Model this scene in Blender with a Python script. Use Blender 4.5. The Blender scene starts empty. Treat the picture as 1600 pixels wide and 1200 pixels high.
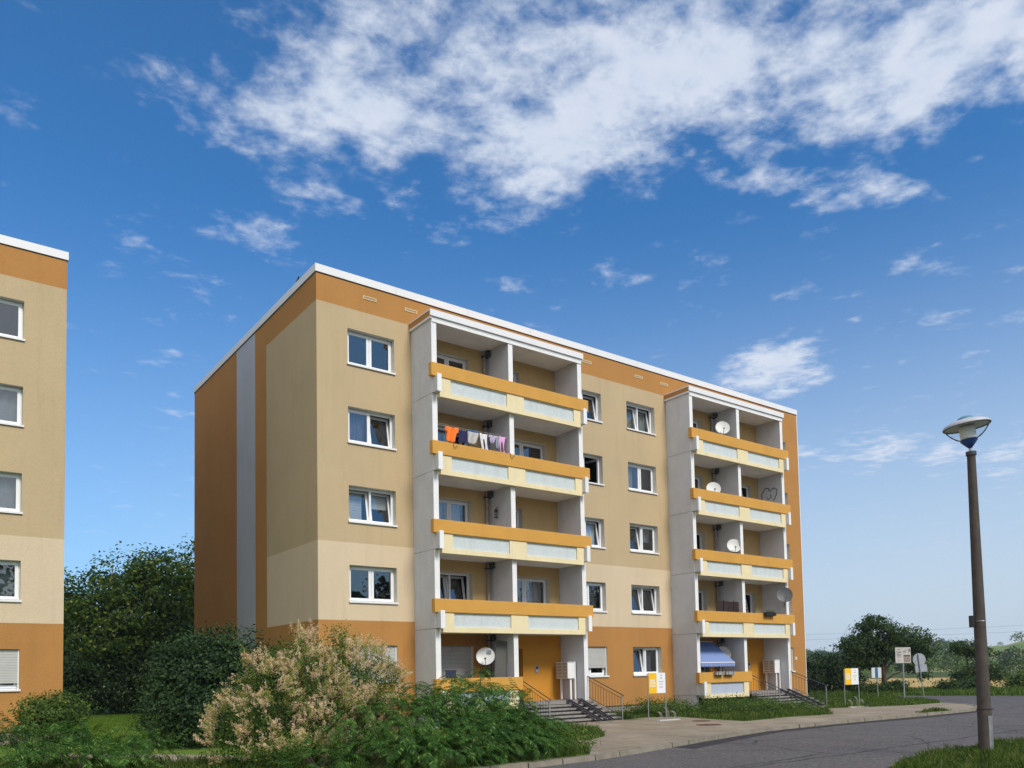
import bpy, bmesh, math, random
import numpy as np
from mathutils import Vector, Matrix, noise as mnoise
from mathutils.geometry import tessellate_polygon
rad = math.radians
S = bpy.context.scene
C = S.collection
# ------------------------------------------------------------------ camera
cam = bpy.data.cameras.new('camera'); co = bpy.data.objects.new('camera', cam); C.objects.link(co)
R2 = Vector((0.79352048, -0.60819639, -0.02055246)); U2 = Vector((-0.01671386, -0.05554233, 0.99831643)); F = Vector((0.60831398, 0.79184102, 0.05423928))
m = Matrix((R2, U2, -F)).transposed().to_4x4(); m.translation = Vector((-11.0335, -25.8553, 0.0))
co.matrix_world = m
cam.sensor_width = 36; cam.lens = 1266.07 * 36 / 1600
cam.shift_x = (800 - 822.58) / 1600; cam.shift_y = (982.95 - 600) / 1600
cam.clip_end = 6000; cam.clip_start = 0.1
S.camera = co
# ------------------------------------------------------------------ light
SUN_AZ = rad(177)      # compass-like: measured from +Y towards +X
SUN_EL = rad(43)
sd = Vector((math.sin(SUN_AZ) * math.cos(SUN_EL), math.cos(SUN_AZ) * math.cos(SUN_EL), math.sin(SUN_EL)))
sun = bpy.data.lights.new('sun', 'SUN'); sun.energy = 2.3; sun.angle = rad(18); sun.color = (1, .93, .82)
so = bpy.data.objects.new('sun', sun); C.objects.link(so); so.rotation_euler = sd.to_track_quat('Z', 'Y').to_euler()
S.view_settings.view_transform = 'Standard'; S.view_settings.look = 'None'
S.view_settings.exposure = 0.45; S.view_settings.gamma = 1
W = bpy.data.worlds.new('World'); S.world = W; W.use_nodes = True
SKY_STRENGTH = 0.11

def build_world():
    nt = W.node_tree; N = nt.nodes; L = nt.links; N.clear()
    out = N.new('ShaderNodeOutputWorld'); bg = N.new('ShaderNodeBackground'); L.new(bg.outputs[0], out.inputs[0])
    bg.inputs[1].default_value = SKY_STRENGTH
    sky = N.new('ShaderNodeTexSky'); sky.sky_type = 'NISHITA'; sky.sun_disc = False
    sky.sun_elevation = SUN_EL; sky.sun_rotation = SUN_AZ; sky.air_density = 1.0; sky.dust_density = 1.0; sky.ozone_density = 3.0; sky.altitude = 200
    tc = N.new('ShaderNodeTexCoord')
    sep = N.new('ShaderNodeSeparateXYZ'); L.new(tc.outputs['Generated'], sep.inputs[0])
    def M(op, a, b=None, c=None, clamp=False):
        n = N.new('ShaderNodeMath'); n.operation = op; n.use_clamp = clamp
        for i, v in enumerate((a, b, c)):
            if v is None: continue
            if hasattr(v, 'is_output'): L.new(v, n.inputs[i])
            else: n.inputs[i].default_value = v
        return n.outputs[0]
    zc = M('MAXIMUM', sep.outputs[2], 0.03)
    u = M('DIVIDE', sep.outputs[0], zc); v = M('DIVIDE', sep.outputs[1], zc)
    cb = N.new('ShaderNodeCombineXYZ'); L.new(u, cb.inputs[0]); L.new(v, cb.inputs[1])
    uv = cb.outputs[0]
    def noise(scale, detail, rough, dist=0.0, off=(0, 0, 0), lac=2.0):
        a = N.new('ShaderNodeVectorMath'); a.operation = 'ADD'; L.new(uv, a.inputs[0]); a.inputs[1].default_value = off
        n = N.new('ShaderNodeTexNoise'); n.inputs['Scale'].default_value = scale; n.inputs['Detail'].default_value = detail
        n.inputs['Roughness'].default_value = rough; n.inputs['Distortion'].default_value = dist; n.inputs['Lacunarity'].default_value = lac
        L.new(a.outputs[0], n.inputs['Vector']); return n.outputs[0]
    def blob(cx, cy, rx, ry, ang, w):
        # soft elliptical region of the cloud layer
        c, s = math.cos(ang), math.sin(ang)
        du = M('SUBTRACT', u, cx); dv = M('SUBTRACT', v, cy)
        a = M('DIVIDE', M('ADD', M('MULTIPLY', du, c), M('MULTIPLY', dv, s)), rx)
        b = M('DIVIDE', M('SUBTRACT', M('MULTIPLY', dv, c), M('MULTIPLY', du, s)), ry)
        d = M('ADD', M('MULTIPLY', a, a), M('MULTIPLY', b, b))
        e = M('SUBTRACT', 1.0, M('MULTIPLY', d, 0.5), clamp=True)
        return M('MULTIPLY', M('SMOOTH_MIN', e, 1.0, 0.2), w)
    blobs = [  # cx, cy, rx, ry, angle, weight
        (0.80, 1.13, 0.36, 0.33, rad(-42), .34), (1.15, 0.74, 0.42, 0.24, rad(-42), .36), (0.55, 1.32, 0.16, 0.22, 0, .20),
        (1.50, 0.92, 0.22, 0.06, rad(-28), .26), (2.33, 1.62, 0.24, 0.17, rad(35), .52), (2.45, 1.02, 0.3, 0.07, rad(-35), .17),
        (2.15, 0.85, 0.25, 0.05, rad(-35), .15), (0.27, 1.25, 0.05, 0.2, rad(10), .07), (0.62, 1.66, 0.12, 0.2, 0, .10),
        (0.58, 2.08, 0.10, 0.10, 0, .09), (1.42, 0.46, 0.3, 0.2, rad(-42), .26), (1.45, 1.38, 0.14, 0.07, rad(-35), .14), (1.8, 1.05, 0.1, 0.04, rad(-30), .14), (3.6, 1.9, .9, .25, rad(-30), .16), (4.5, 1.6, 1.3, .35, rad(-25), .16)]
    mask = None
    for b in blobs:
        o = blob(*b); mask = o if mask is None else M('ADD', mask, o)
    n1 = noise(5.0, 12, .59, .12, (3.1, 1.7, 0)); n2 = noise(15.0, 8, .6, .2, (7.7, 2.2, 0)); n0 = noise(1.6, 3, .5, 0, (0.3, 5.1, 0))
    dens = M('ADD', M('ADD', M('MULTIPLY', n1, 1.25), M('MULTIPLY', n2, .62)), M('MULTIPLY', n0, .18))
    dens = M('ADD', dens, mask)
    mr = N.new('ShaderNodeMapRange'); mr.interpolation_type = 'SMOOTHSTEP'; L.new(dens, mr.inputs[0])
    mr.inputs[1].default_value = 1.12; mr.inputs[2].default_value = 1.60; mr.inputs[3].default_value = 0; mr.inputs[4].default_value = .90
    fac = mr.outputs[0]
    # horizon haze: pale band low in the sky
    # colour balance of the sky
    mul = N.new('ShaderNodeMix'); mul.data_type = 'RGBA'; mul.blend_type = 'MULTIPLY'; mul.inputs[0].default_value = 1
    L.new(sky.outputs[0], mul.inputs[6]); mul.inputs[7].default_value = SKY_TINT
    hz = N.new('ShaderNodeMapRange'); hz.interpolation_type = 'SMOOTHSTEP'; L.new(sep.outputs[2], hz.inputs[0])
    hz.inputs[1].default_value = -.02; hz.inputs[2].default_value = .52; hz.inputs[3].default_value = .95; hz.inputs[4].default_value = 0
    # more haze on the right hand (towards the sun) side
    side = N.new('ShaderNodeMapRange'); L.new(sep.outputs[0], side.inputs[0]); side.inputs[1].default_value = .1; side.inputs[2].default_value = .9
    side.inputs[3].default_value = .45; side.inputs[4].default_value = 1.0
    hzf = M('MULTIPLY', hz.outputs[0], side.outputs[0])
    hm = N.new('ShaderNodeMix'); hm.data_type = 'RGBA'; L.new(hzf, hm.inputs[0]); L.new(mul.outputs[2], hm.inputs[6]); hm.inputs[7].default_value = HAZE_COL
    cr = N.new('ShaderNodeMix'); cr.data_type = 'RGBA'; L.new(n2, cr.inputs[0]); cr.inputs[6].default_value = CLOUD_A; cr.inputs[7].default_value = CLOUD_B
    cm = N.new('ShaderNodeMix'); cm.data_type = 'RGBA'; L.new(fac, cm.inputs[0]); L.new(hm.outputs[2], cm.inputs[6]); L.new(cr.outputs[2], cm.inputs[7])
    # unseen bright cover added behind and left of the viewer to fill the shade
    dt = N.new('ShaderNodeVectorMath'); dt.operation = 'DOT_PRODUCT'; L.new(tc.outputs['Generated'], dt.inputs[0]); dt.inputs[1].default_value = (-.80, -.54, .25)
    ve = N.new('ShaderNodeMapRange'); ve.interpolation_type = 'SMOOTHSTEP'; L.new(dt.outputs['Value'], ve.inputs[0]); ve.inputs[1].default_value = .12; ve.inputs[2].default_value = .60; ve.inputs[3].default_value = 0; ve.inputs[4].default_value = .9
    vm = N.new('ShaderNodeMix'); vm.data_type = 'RGBA'; L.new(ve.outputs[0], vm.inputs[0]); L.new(cm.outputs[2], vm.inputs[6]); vm.inputs[7].default_value = FILL_VEIL_COL
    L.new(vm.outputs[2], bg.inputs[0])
k = 1 / SKY_STRENGTH
SKY_TINT = (.32, .78, 1.09, 1)
HAZE_COL = (.455 * k, .525 * k, .60 * k, 1)
FILL_VEIL_COL = (.70 * k, .71 * k, .73 * k, 1)
CLOUD_A = (.42 * k, .50 * k, .63 * k, 1)
CLOUD_B = (.62 * k, .64 * k, .69 * k, 1)
build_world()

# ------------------------------------------------------------------ materials
MATS = {}
def nodes_of(name):
    mt = bpy.data.materials.new(name); mt.use_nodes = True
    nt = mt.node_tree; N = nt.nodes; L = nt.links
    return mt, N, L, N['Principled BSDF'], N['Material Output']
def texnoise(N, L, scale, detail=4, rough=.55, vec=None, dist=0):
    n = N.new('ShaderNodeTexNoise'); n.inputs['Scale'].default_value = scale; n.inputs['Detail'].default_value = detail
    n.inputs['Roughness'].default_value = rough; n.inputs['Distortion'].default_value = dist
    if vec is not None: L.new(vec, n.inputs['Vector'])
    return n
def mapr(N, L, src, a, b, c, d):
    n = N.new('ShaderNodeMapRange'); L.new(src, n.inputs[0])
    for i, v in enumerate((a, b, c, d)): n.inputs[i + 1].default_value = v
    return n.outputs[0]
def rgbmix(N, L, fac, a, b, mode='MIX'):
    n = N.new('ShaderNodeMix'); n.data_type = 'RGBA'; n.blend_type = mode
    for i, v in ((0, fac), (6, a), (7, b)):
        if hasattr(v, 'is_output'): L.new(v, n.inputs[i])
        elif i == 0: n.inputs[0].default_value = v
        else: n.inputs[i].default_value = (*v, 1) if len(v) == 3 else v
    return n.outputs[2]
def mat(name, col, rough=.8, var=.12, scale=3.0, bump=0.0, bscale=60, spec=.3, metal=0.0, streak=0.0, dirt=None, fine=0.0):
    if name in MATS: return MATS[name]
    mt, N, L, P, O = nodes_of(name)
    g = N.new('ShaderNodeNewGeometry'); pos = g.outputs['Position']
    n = texnoise(N, L, scale, 5, .6, pos)
    dark = tuple(c * (1 - var) for c in col); lite = tuple(min(1, c * (1 + var)) for c in col)
    c = rgbmix(N, L, mapr(N, L, n.outputs[0], .3, .7, 0, 1), dark, lite)
    if fine:
        f = texnoise(N, L, bscale, 3, .7, pos)
        c = rgbmix(N, L, mapr(N, L, f.outputs[0], .3, .7, 0, fine), c, tuple(x * .55 for x in col))
    if streak:
        mp = N.new('ShaderNodeMapping'); L.new(pos, mp.inputs[0]); mp.inputs['Scale'].default_value = (2.2, 2.2, .16)
        s = texnoise(N, L, 1.6, 6, .62, mp.outputs[0])
        c = rgbmix(N, L, mapr(N, L, s.outputs[0], .52, .75, 0, streak), c, dirt or tuple(x * .62 for x in col))
    L.new(c, P.inputs['Base Color'])
    P.inputs['Roughness'].default_value = rough; P.inputs['Specular IOR Level'].default_value = spec; P.inputs['Metallic'].default_value = metal
    if bump:
        b = texnoise(N, L, bscale, 4, .65, pos); bn = N.new('ShaderNodeBump'); bn.inputs['Strength'].default_value = bump; bn.inputs['Distance'].default_value = .02
        L.new(b.outputs[0], bn.inputs['Height']); L.new(bn.outputs[0], P.inputs['Normal'])
    MATS[name] = mt; return mt
def leafmat(name, a, b, c=None, trans=.35, rough=.55, nscale=1.3, namp=.25):
    mt, N, L, P, O = nodes_of(name)
    g = N.new('ShaderNodeNewGeometry')
    n = texnoise(N, L, nscale, 3, .6, g.outputs['Position'])
    f = N.new('ShaderNodeMath'); f.operation = 'ADD'; L.new(mapr(N, L, n.outputs[0], .35, .65, -namp, namp), f.inputs[0]); L.new(g.outputs['Random Per Island'], f.inputs[1]); f.use_clamp = True
    col = rgbmix(N, L, f.outputs[0], a, b)
    if c: col = rgbmix(N, L, mapr(N, L, g.outputs['Random Per Island'], .88, .97, 0, 1), col, c)
    L.new(col, P.inputs['Base Color']); P.inputs['Roughness'].default_value = rough; P.inputs['Specular IOR Level'].default_value = .16
    t = N.new('ShaderNodeBsdfTranslucent'); tcol = rgbmix(N, L, 1.0, col, (1.3, 1.5, .6), 'MULTIPLY'); L.new(tcol, t.inputs[0])
    mx = N.new('ShaderNodeMixShader'); mx.inputs[0].default_value = trans; L.new(P.outputs[0], mx.inputs[1]); L.new(t.outputs[0], mx.inputs[2]); L.new(mx.outputs[0], O.inputs[0])
    MATS[name] = mt; return mt
orange = mat('orange_render', (.475, .235, .075), .92, .07, .6, .6, 34, .15, streak=.22, fine=.34)
beige = mat('beige_render', (.545, .42, .255), .92, .06, .5, .6, 34, .15, streak=.26, fine=.34)
lbeige = mat('pale_beige_render', (.68, .55, .385), .92, .05, .5, .6, 34, .15, streak=.26, fine=.32)
greyr = mat('grey_render', (.46, .48, .54), .92, .06, .6, .3, 90, .15, streak=.2, fine=.15)
dorange = mat('entrance_orange', (.56, .255, .035), .85, .05, .8, .2, 90, .2)
loggia = mat('loggia_render', (.57, .41, .20), .92, .07, .8, .3, 90, .15, streak=.2)
whitew = mat('white_concrete', (.60, .61, .65), .85, .06, 1.5, .25, 40, .2, streak=.3, dirt=(.42, .42, .43), fine=.12)
whitep = mat('white_paint', (.80, .80, .80), .6, .04, 3, .08, 40, .3, streak=.2, dirt=(.5, .5, .5))
ceilp = mat('ceiling_paint', (.76, .76, .77), .9, .06, 2, .1, 30, .1)
beamm = mat('ochre_beam_paint', (.60, .315, .065), .7, .06, 1.2, .12, 50, .25, streak=.16)
creamp = mat('cream_paint', (.78, .67, .42), .75, .05, 2, .1, 40, .25, streak=.2)
metalw = mat('white_sheet_metal', (.76, .76, .77), .5, .03, 1, 0, 40, .3)
pvc = mat('white_pvc', (.80, .81, .82), .35, .02, 4, 0, 40, .5)
reveal_m = mat('reveal_plaster', (.55, .53, .48), .9, .05, 3, .15, 60, .15)
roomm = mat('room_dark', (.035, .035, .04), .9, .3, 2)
plinth_m = mat('plinth_concrete', (.27, .24, .20), .95, .2, 2, .5, 30, .1, streak=.4, fine=.3)
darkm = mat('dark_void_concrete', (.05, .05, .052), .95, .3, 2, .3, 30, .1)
roofm = mat('roof_felt', (.12, .12, .12), .95, .2, 2, .3, 30, .1)
stepm = mat('terrazzo_step', (.29, .27, .25), .85, .28, 7, .4, 70, .2, fine=.5)
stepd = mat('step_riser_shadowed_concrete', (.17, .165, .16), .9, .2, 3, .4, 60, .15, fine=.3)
steel = mat('galvanised_steel', (.42, .43, .45), .45, .15, 8, 0, 40, .5, metal=.7)
darkst = mat('painted_dark_steel', (.055, .057, .065), .45, .1, 6, 0, 40, .4)
chrome = mat('bright_steel', (.75, .75, .77), .25, .05, 8, 0, 40, .5, metal=.9)
dishw = mat('dish_white', (.68, .69, .68), .5, .05, 3, 0, 40, .4, streak=.2)
dishg = mat('dish_charcoal', (.09, .095, .105), .5, .05, 3, 0, 40, .4)
black = mat('black_plastic', (.02, .02, .022), .5, .1, 6)
mailw = mat('mailbox_white', (.78, .79, .80), .4, .03, 3, 0, 40, .4)
maild = mat('mailbox_door_beige', (.50, .43, .36), .45, .05, 6, 0, 40, .4)
pipe_m = mat('pipe_grey', (.30, .30, .30), .6, .2, 4, .1, 30, .3, streak=.4)
polem = mat('lamp_concrete', (.10, .085, .075), .9, .25, 5, .5, 60, .15, streak=.5, fine=.4)
bluep = mat('blue_lamp_paint', (.03, .075, .28), .4, .05, 5, 0, 40, .4)
tealp = mat('teal_cap', (.10, .24, .32), .4, .05, 5, 0, 40, .4)
lampw = mat('lamp_canopy_white', (.48, .50, .53), .45, .05, 5, 0, 40, .4, streak=.2)
lampin = mat('lamp_reflector', (.82, .83, .84), .5, .05, 5, 0, 40, .4)
yell = mat('sign_yellow', (.85, .50, .02), .5, .03, 5, 0, 40, .4)
signw = mat('sign_white', (.80, .82, .85), .4, .03, 5, 0, 40, .4)
signg = mat('sign_back_grey', (.33, .37, .41), .5, .1, 5, 0, 40, .4)
signb = mat('sign_blue', (.05, .16, .34), .4, .05, 5, 0, 40, .4)
ink = mat('dark_lettering', (.08, .09, .1), .6, .05, 5)
inkr = mat('pale_red_lettering', (.6, .22, .2), .6, .05, 5)
sgrey = mat('weathered_board', (.52, .50, .47), .7, .1, 3, 0, 40, .3, streak=.3)
shutt_m = mat('shutter_slat_grey', (.56, .55, .52), .6, .05, 3, 0, 40, .3)
bark = mat('bark', (.09, .07, .05), .95, .3, 6, .6, 20, .1)
terr = mat('terracotta', (.32, .13, .07), .8, .1, 5)
kerbm = mat('kerb_stone', (.27, .24, .19), .9, .2, 3, .4, 40, .15, fine=.4)
curt_b = mat('curtain_blue', (.34, .36, .58), .9, .1, 6)
curt_w = mat('curtain_white', (.70, .72, .74), .9, .06, 6)
curt_g = mat('curtain_green_grey', (.30, .36, .34), .9, .1, 6)
curt_p = mat('curtain_purple', (.12, .08, .13), .9, .1, 6)
blind_m = mat('blind_grey', (.40, .40, .38), .9, .06, 6)
graf = mat('graffiti_black', (.02, .02, .02), .8, .1, 6)

def panel_mat(name, col):
    mt, N, L, P, O = nodes_of(name)
    g = N.new('ShaderNodeNewGeometry'); mp = N.new('ShaderNodeMapping'); L.new(g.outputs['Position'], mp.inputs[0]); mp.inputs['Scale'].default_value = (1, 1, 5)
    n = texnoise(N, L, 9, 5, .7, mp.outputs[0]); c = rgbmix(N, L, mapr(N, L, n.outputs[0], .3, .7, 0, 1), tuple(x * .84 for x in col), tuple(min(1, x * 1.06) for x in col))
    mp2 = N.new('ShaderNodeMapping'); L.new(g.outputs['Position'], mp2.inputs[0]); mp2.inputs['Scale'].default_value = (2.4, 2.4, .3)
    s2 = texnoise(N, L, 1.5, 5, .62, mp2.outputs[0]); c = rgbmix(N, L, mapr(N, L, s2.outputs[0], .5, .75, 0, .4), c, tuple(x * .68 for x in col))
    L.new(c, P.inputs['Base Color']); P.inputs['Roughness'].default_value = .7
    b = texnoise(N, L, 22, 3, .7, mp.outputs[0]); bn = N.new('ShaderNodeBump'); bn.inputs['Strength'].default_value = .7; bn.inputs['Distance'].default_value = .03
    L.new(b.outputs[0], bn.inputs['Height']); L.new(bn.outputs[0], P.inputs['Normal']); MATS[name] = mt; return mt
panelm = panel_mat('rippled_balcony_panel', (.66, .725, .735))
panelb = panel_mat('bluish_balcony_panel', (.50, .56, .70))

def glass_mat():
    mt, N, L, P, O = nodes_of('window_glass'); N.remove(P)
    g = N.new('ShaderNodeBsdfGlossy'); g.inputs['Roughness'].default_value = .015; g.inputs[0].default_value = (.95, .97, 1, 1)
    t = N.new('ShaderNodeBsdfTransparent'); t.inputs[0].default_value = (.86, .90, .90, 1)
    fr = N.new('ShaderNodeFresnel'); fr.inputs[0].default_value = 1.55
    geo = N.new('ShaderNodeNewGeometry'); nz = texnoise(N, L, 1.1, 2, .5, geo.outputs['Position']); bp = N.new('ShaderNodeBump'); bp.inputs['Strength'].default_value = .06; bp.inputs['Distance'].default_value = .1
    L.new(nz.outputs[0], bp.inputs['Height']); L.new(bp.outputs[0], g.inputs['Normal'])
    a = N.new('ShaderNodeMath'); a.operation = 'MULTIPLY_ADD'; L.new(fr.outputs[0], a.inputs[0]); a.inputs[1].default_value = 2.6; a.inputs[2].default_value = .03; a.use_clamp = True
    mx = N.new('ShaderNodeMixShader'); L.new(a.outputs[0], mx.inputs[0]); L.new(t.outputs[0], mx.inputs[1]); L.new(g.outputs[0], mx.inputs[2]); L.new(mx.outputs[0], O.inputs[0])
    return mt
glass = glass_mat()
def clear_mat():
    mt, N, L, P, O = nodes_of('lamp_clear_bowl'); N.remove(P)
    g = N.new('ShaderNodeBsdfGlossy'); g.inputs['Roughness'].default_value = .08
    t = N.new('ShaderNodeBsdfTransparent'); t.inputs[0].default_value = (.95, .96, .95, 1)
    d = N.new('ShaderNodeBsdfTranslucent'); d.inputs[0].default_value = (.7, .74, .7, 1)
    lw = N.new('ShaderNodeLayerWeight'); lw.inputs[0].default_value = .05
    m1 = N.new('ShaderNodeMixShader'); m1.inputs[0].default_value = .05; L.new(t.outputs[0], m1.inputs[1]); L.new(d.outputs[0], m1.inputs[2])
    mx = N.new('ShaderNodeMixShader'); L.new(lw.outputs[0], mx.inputs[0]); L.new(m1.outputs[0], mx.inputs[1]); L.new(g.outputs[0], mx.inputs[2]); L.new(mx.outputs[0], O.inputs[0])
    return mt
clearm = clear_mat()

def grass_mat(name, a, b, c, scale=1.2):
    mt, N, L, P, O = nodes_of(name)
    g = N.new('ShaderNodeNewGeometry'); p = g.outputs['Position']
    n = texnoise(N, L, scale, 6, .65, p); n2 = texnoise(N, L, scale * 22, 4, .7, p); n3 = texnoise(N, L, scale * .13, 3, .5, p)
    col = rgbmix(N, L, mapr(N, L, n2.outputs[0], .3, .7, 0, 1), a, b)
    col = rgbmix(N, L, mapr(N, L, n.outputs[0], .48, .72, 0, .7), col, c)
    col = rgbmix(N, L, mapr(N, L, n3.outputs[0], .4, .65, 0, .4), col, b)
    L.new(col, P.inputs['Base Color']); P.inputs['Roughness'].default_value = .95; P.inputs['Specular IOR Level'].default_value = .1
    bn = N.new('ShaderNodeBump'); bn.inputs['Strength'].default_value = .8; bn.inputs['Distance'].default_value = .05; L.new(n2.outputs[0], bn.inputs['Height']); L.new(bn.outputs[0], P.inputs['Normal'])
    MATS[name] = mt; return mt
lawnm = grass_mat('lawn', (.08, .15, .02), (.17, .27, .04), (.17, .22, .06))
groundm = grass_mat('rough_ground', (.045, .07, .02), (.10, .13, .04), (.16, .14, .07), .5)
fieldm = grass_mat('ripe_grain_field', (.42, .29, .11), (.52, .37, .15), (.34, .25, .10), .25)
hillm = grass_mat('hill_scrub', (.06, .10, .035), (.12, .17, .05), (.16, .17, .07), .02)
vergem = grass_mat('verge_earth', (.05, .06, .02), (.09, .10, .035), (.12, .10, .06), 1.5)

def asphalt_mat():
    mt, N, L, P, O = nodes_of('asphalt')
    g = N.new('ShaderNodeNewGeometry'); p = g.outputs['Position']
    n = texnoise(N, L, .5, 6, .6, p); f = texnoise(N, L, 45, 4, .8, p)
    col = rgbmix(N, L, mapr(N, L, n.outputs[0], .35, .65, 0, 1), (.064, .059, .060), (.105, .094, .090))
    col = rgbmix(N, L, mapr(N, L, f.outputs[0], .35, .75, 0, 1), col, (.15, .14, .135))
    m2 = texnoise(N, L, 7, 5, .75, p); col = rgbmix(N, L, mapr(N, L, m2.outputs[0], .38, .62, .0, .55), col, (.045, .042, .044))
    m3 = texnoise(N, L, 16, 3, .8, p); col = rgbmix(N, L, mapr(N, L, m3.outputs[0], .48, .64, 0, .75), col, (.20, .18, .165))
    # hairline cracks
    d = texnoise(N, L, .8, 5, .6, p); mxv = N.new('ShaderNodeMix'); mxv.data_type = 'VECTOR'; mxv.inputs[0].default_value = .35; L.new(p, mxv.inputs[4]); L.new(d.outputs[1], mxv.inputs[5])
    v = N.new('ShaderNodeTexVoronoi'); v.feature = 'DISTANCE_TO_EDGE'; v.inputs['Scale'].default_value = .42; L.new(mxv.outputs[1], v.inputs['Vector'])
    gate = texnoise(N, L, .25, 2, .5, p)
    cr = N.new('ShaderNodeMath'); cr.operation = 'MULTIPLY'; L.new(mapr(N, L, v.outputs[0], .003, .012, 1, 0), cr.inputs[0]); L.new(mapr(N, L, gate.outputs[0], .40, .55, 0, .9), cr.inputs[1])
    col = rgbmix(N, L, cr.outputs[0], col, (.02, .02, .02))
    # lengthwise bitumen joints, wavering a little
    sp = N.new('ShaderNodeSeparateXYZ'); L.new(p, sp.inputs[0])
    for yy, w, hw in ((-15.55, .5, .05),):
        a = N.new('ShaderNodeMath'); a.operation = 'MULTIPLY_ADD'; L.new(d.outputs[0], a.inputs[0]); a.inputs[1].default_value = w; L.new(sp.outputs[1], a.inputs[2])
        b = N.new('ShaderNodeMath'); b.operation = 'ADD'; L.new(a.outputs[0], b.inputs[0]); b.inputs[1].default_value = -yy - w * .5
        c2 = N.new('ShaderNodeMath'); c2.operation = 'ABSOLUTE'; L.new(b.outputs[0], c2.inputs[0])
        col = rgbmix(N, L, mapr(N, L, c2.outputs[0], hw * .7, hw * 1.3, .7, 0), col, (.028, .028, .030))
    L.new(col, P.inputs['Base Color']); P.inputs['Roughness'].default_value = .88; P.inputs['Specular IOR Level'].default_value = .25
    bn = N.new('ShaderNodeBump'); bn.inputs['Strength'].default_value = .5; bn.inputs['Distance'].default_value = .01; L.new(f.outputs[0], bn.inputs['Height']); L.new(bn.outputs[0], P.inputs['Normal'])
    return mt
asph = asphalt_mat()
def paving_mat():
    mt, N, L, P, O = nodes_of('concrete_paving')
    g = N.new('ShaderNodeNewGeometry'); p = g.outputs['Position']
    n = texnoise(N, L, .7, 6, .62, p); f = texnoise(N, L, 30, 4, .75, p)
    col = rgbmix(N, L, mapr(N, L, n.outputs[0], .35, .68, 0, 1), (.27, .215, .155), (.40, .335, .25))
    col = rgbmix(N, L, mapr(N, L, f.outputs[0], .35, .75, 0, .6), col, (.15, .13, .105))
    m4 = texnoise(N, L, 3.5, 5, .7, p); col = rgbmix(N, L, mapr(N, L, m4.outputs[0], .48, .66, 0, .45), col, (.17, .145, .115))
    br = N.new('ShaderNodeTexBrick'); br.offset = 0; br.inputs['Scale'].default_value = 1; br.inputs['Brick Width'].default_value = 3.2; br.inputs['Row Height'].default_value = 1.9
    br.inputs['Mortar Size'].default_value = .022; br.inputs['Mortar Smooth'].default_value = .3; br.inputs['Color1'].default_value = (0, 0, 0, 1); br.inputs['Color2'].default_value = (.25, .25, .25, 1); br.inputs['Mortar'].default_value = (1, 1, 1, 1)
    L.new(p, br.inputs['Vector'])
    col = rgbmix(N, L, mapr(N, L, br.outputs['Fac'], 0, 1, 0, .75), col, (.07, .07, .045))
    L.new(col, P.inputs['Base Color']); P.inputs['Roughness'].default_value = .9; P.inputs['Specular IOR Level'].default_value = .2
    bn = N.new('ShaderNodeBump'); bn.inputs['Strength'].default_value = .35; bn.inputs['Distance'].default_value = .01; L.new(f.outputs[0], bn.inputs['Height']); L.new(bn.outputs[0], P.inputs['Normal'])
    return mt
pavem = paving_mat()

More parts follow.
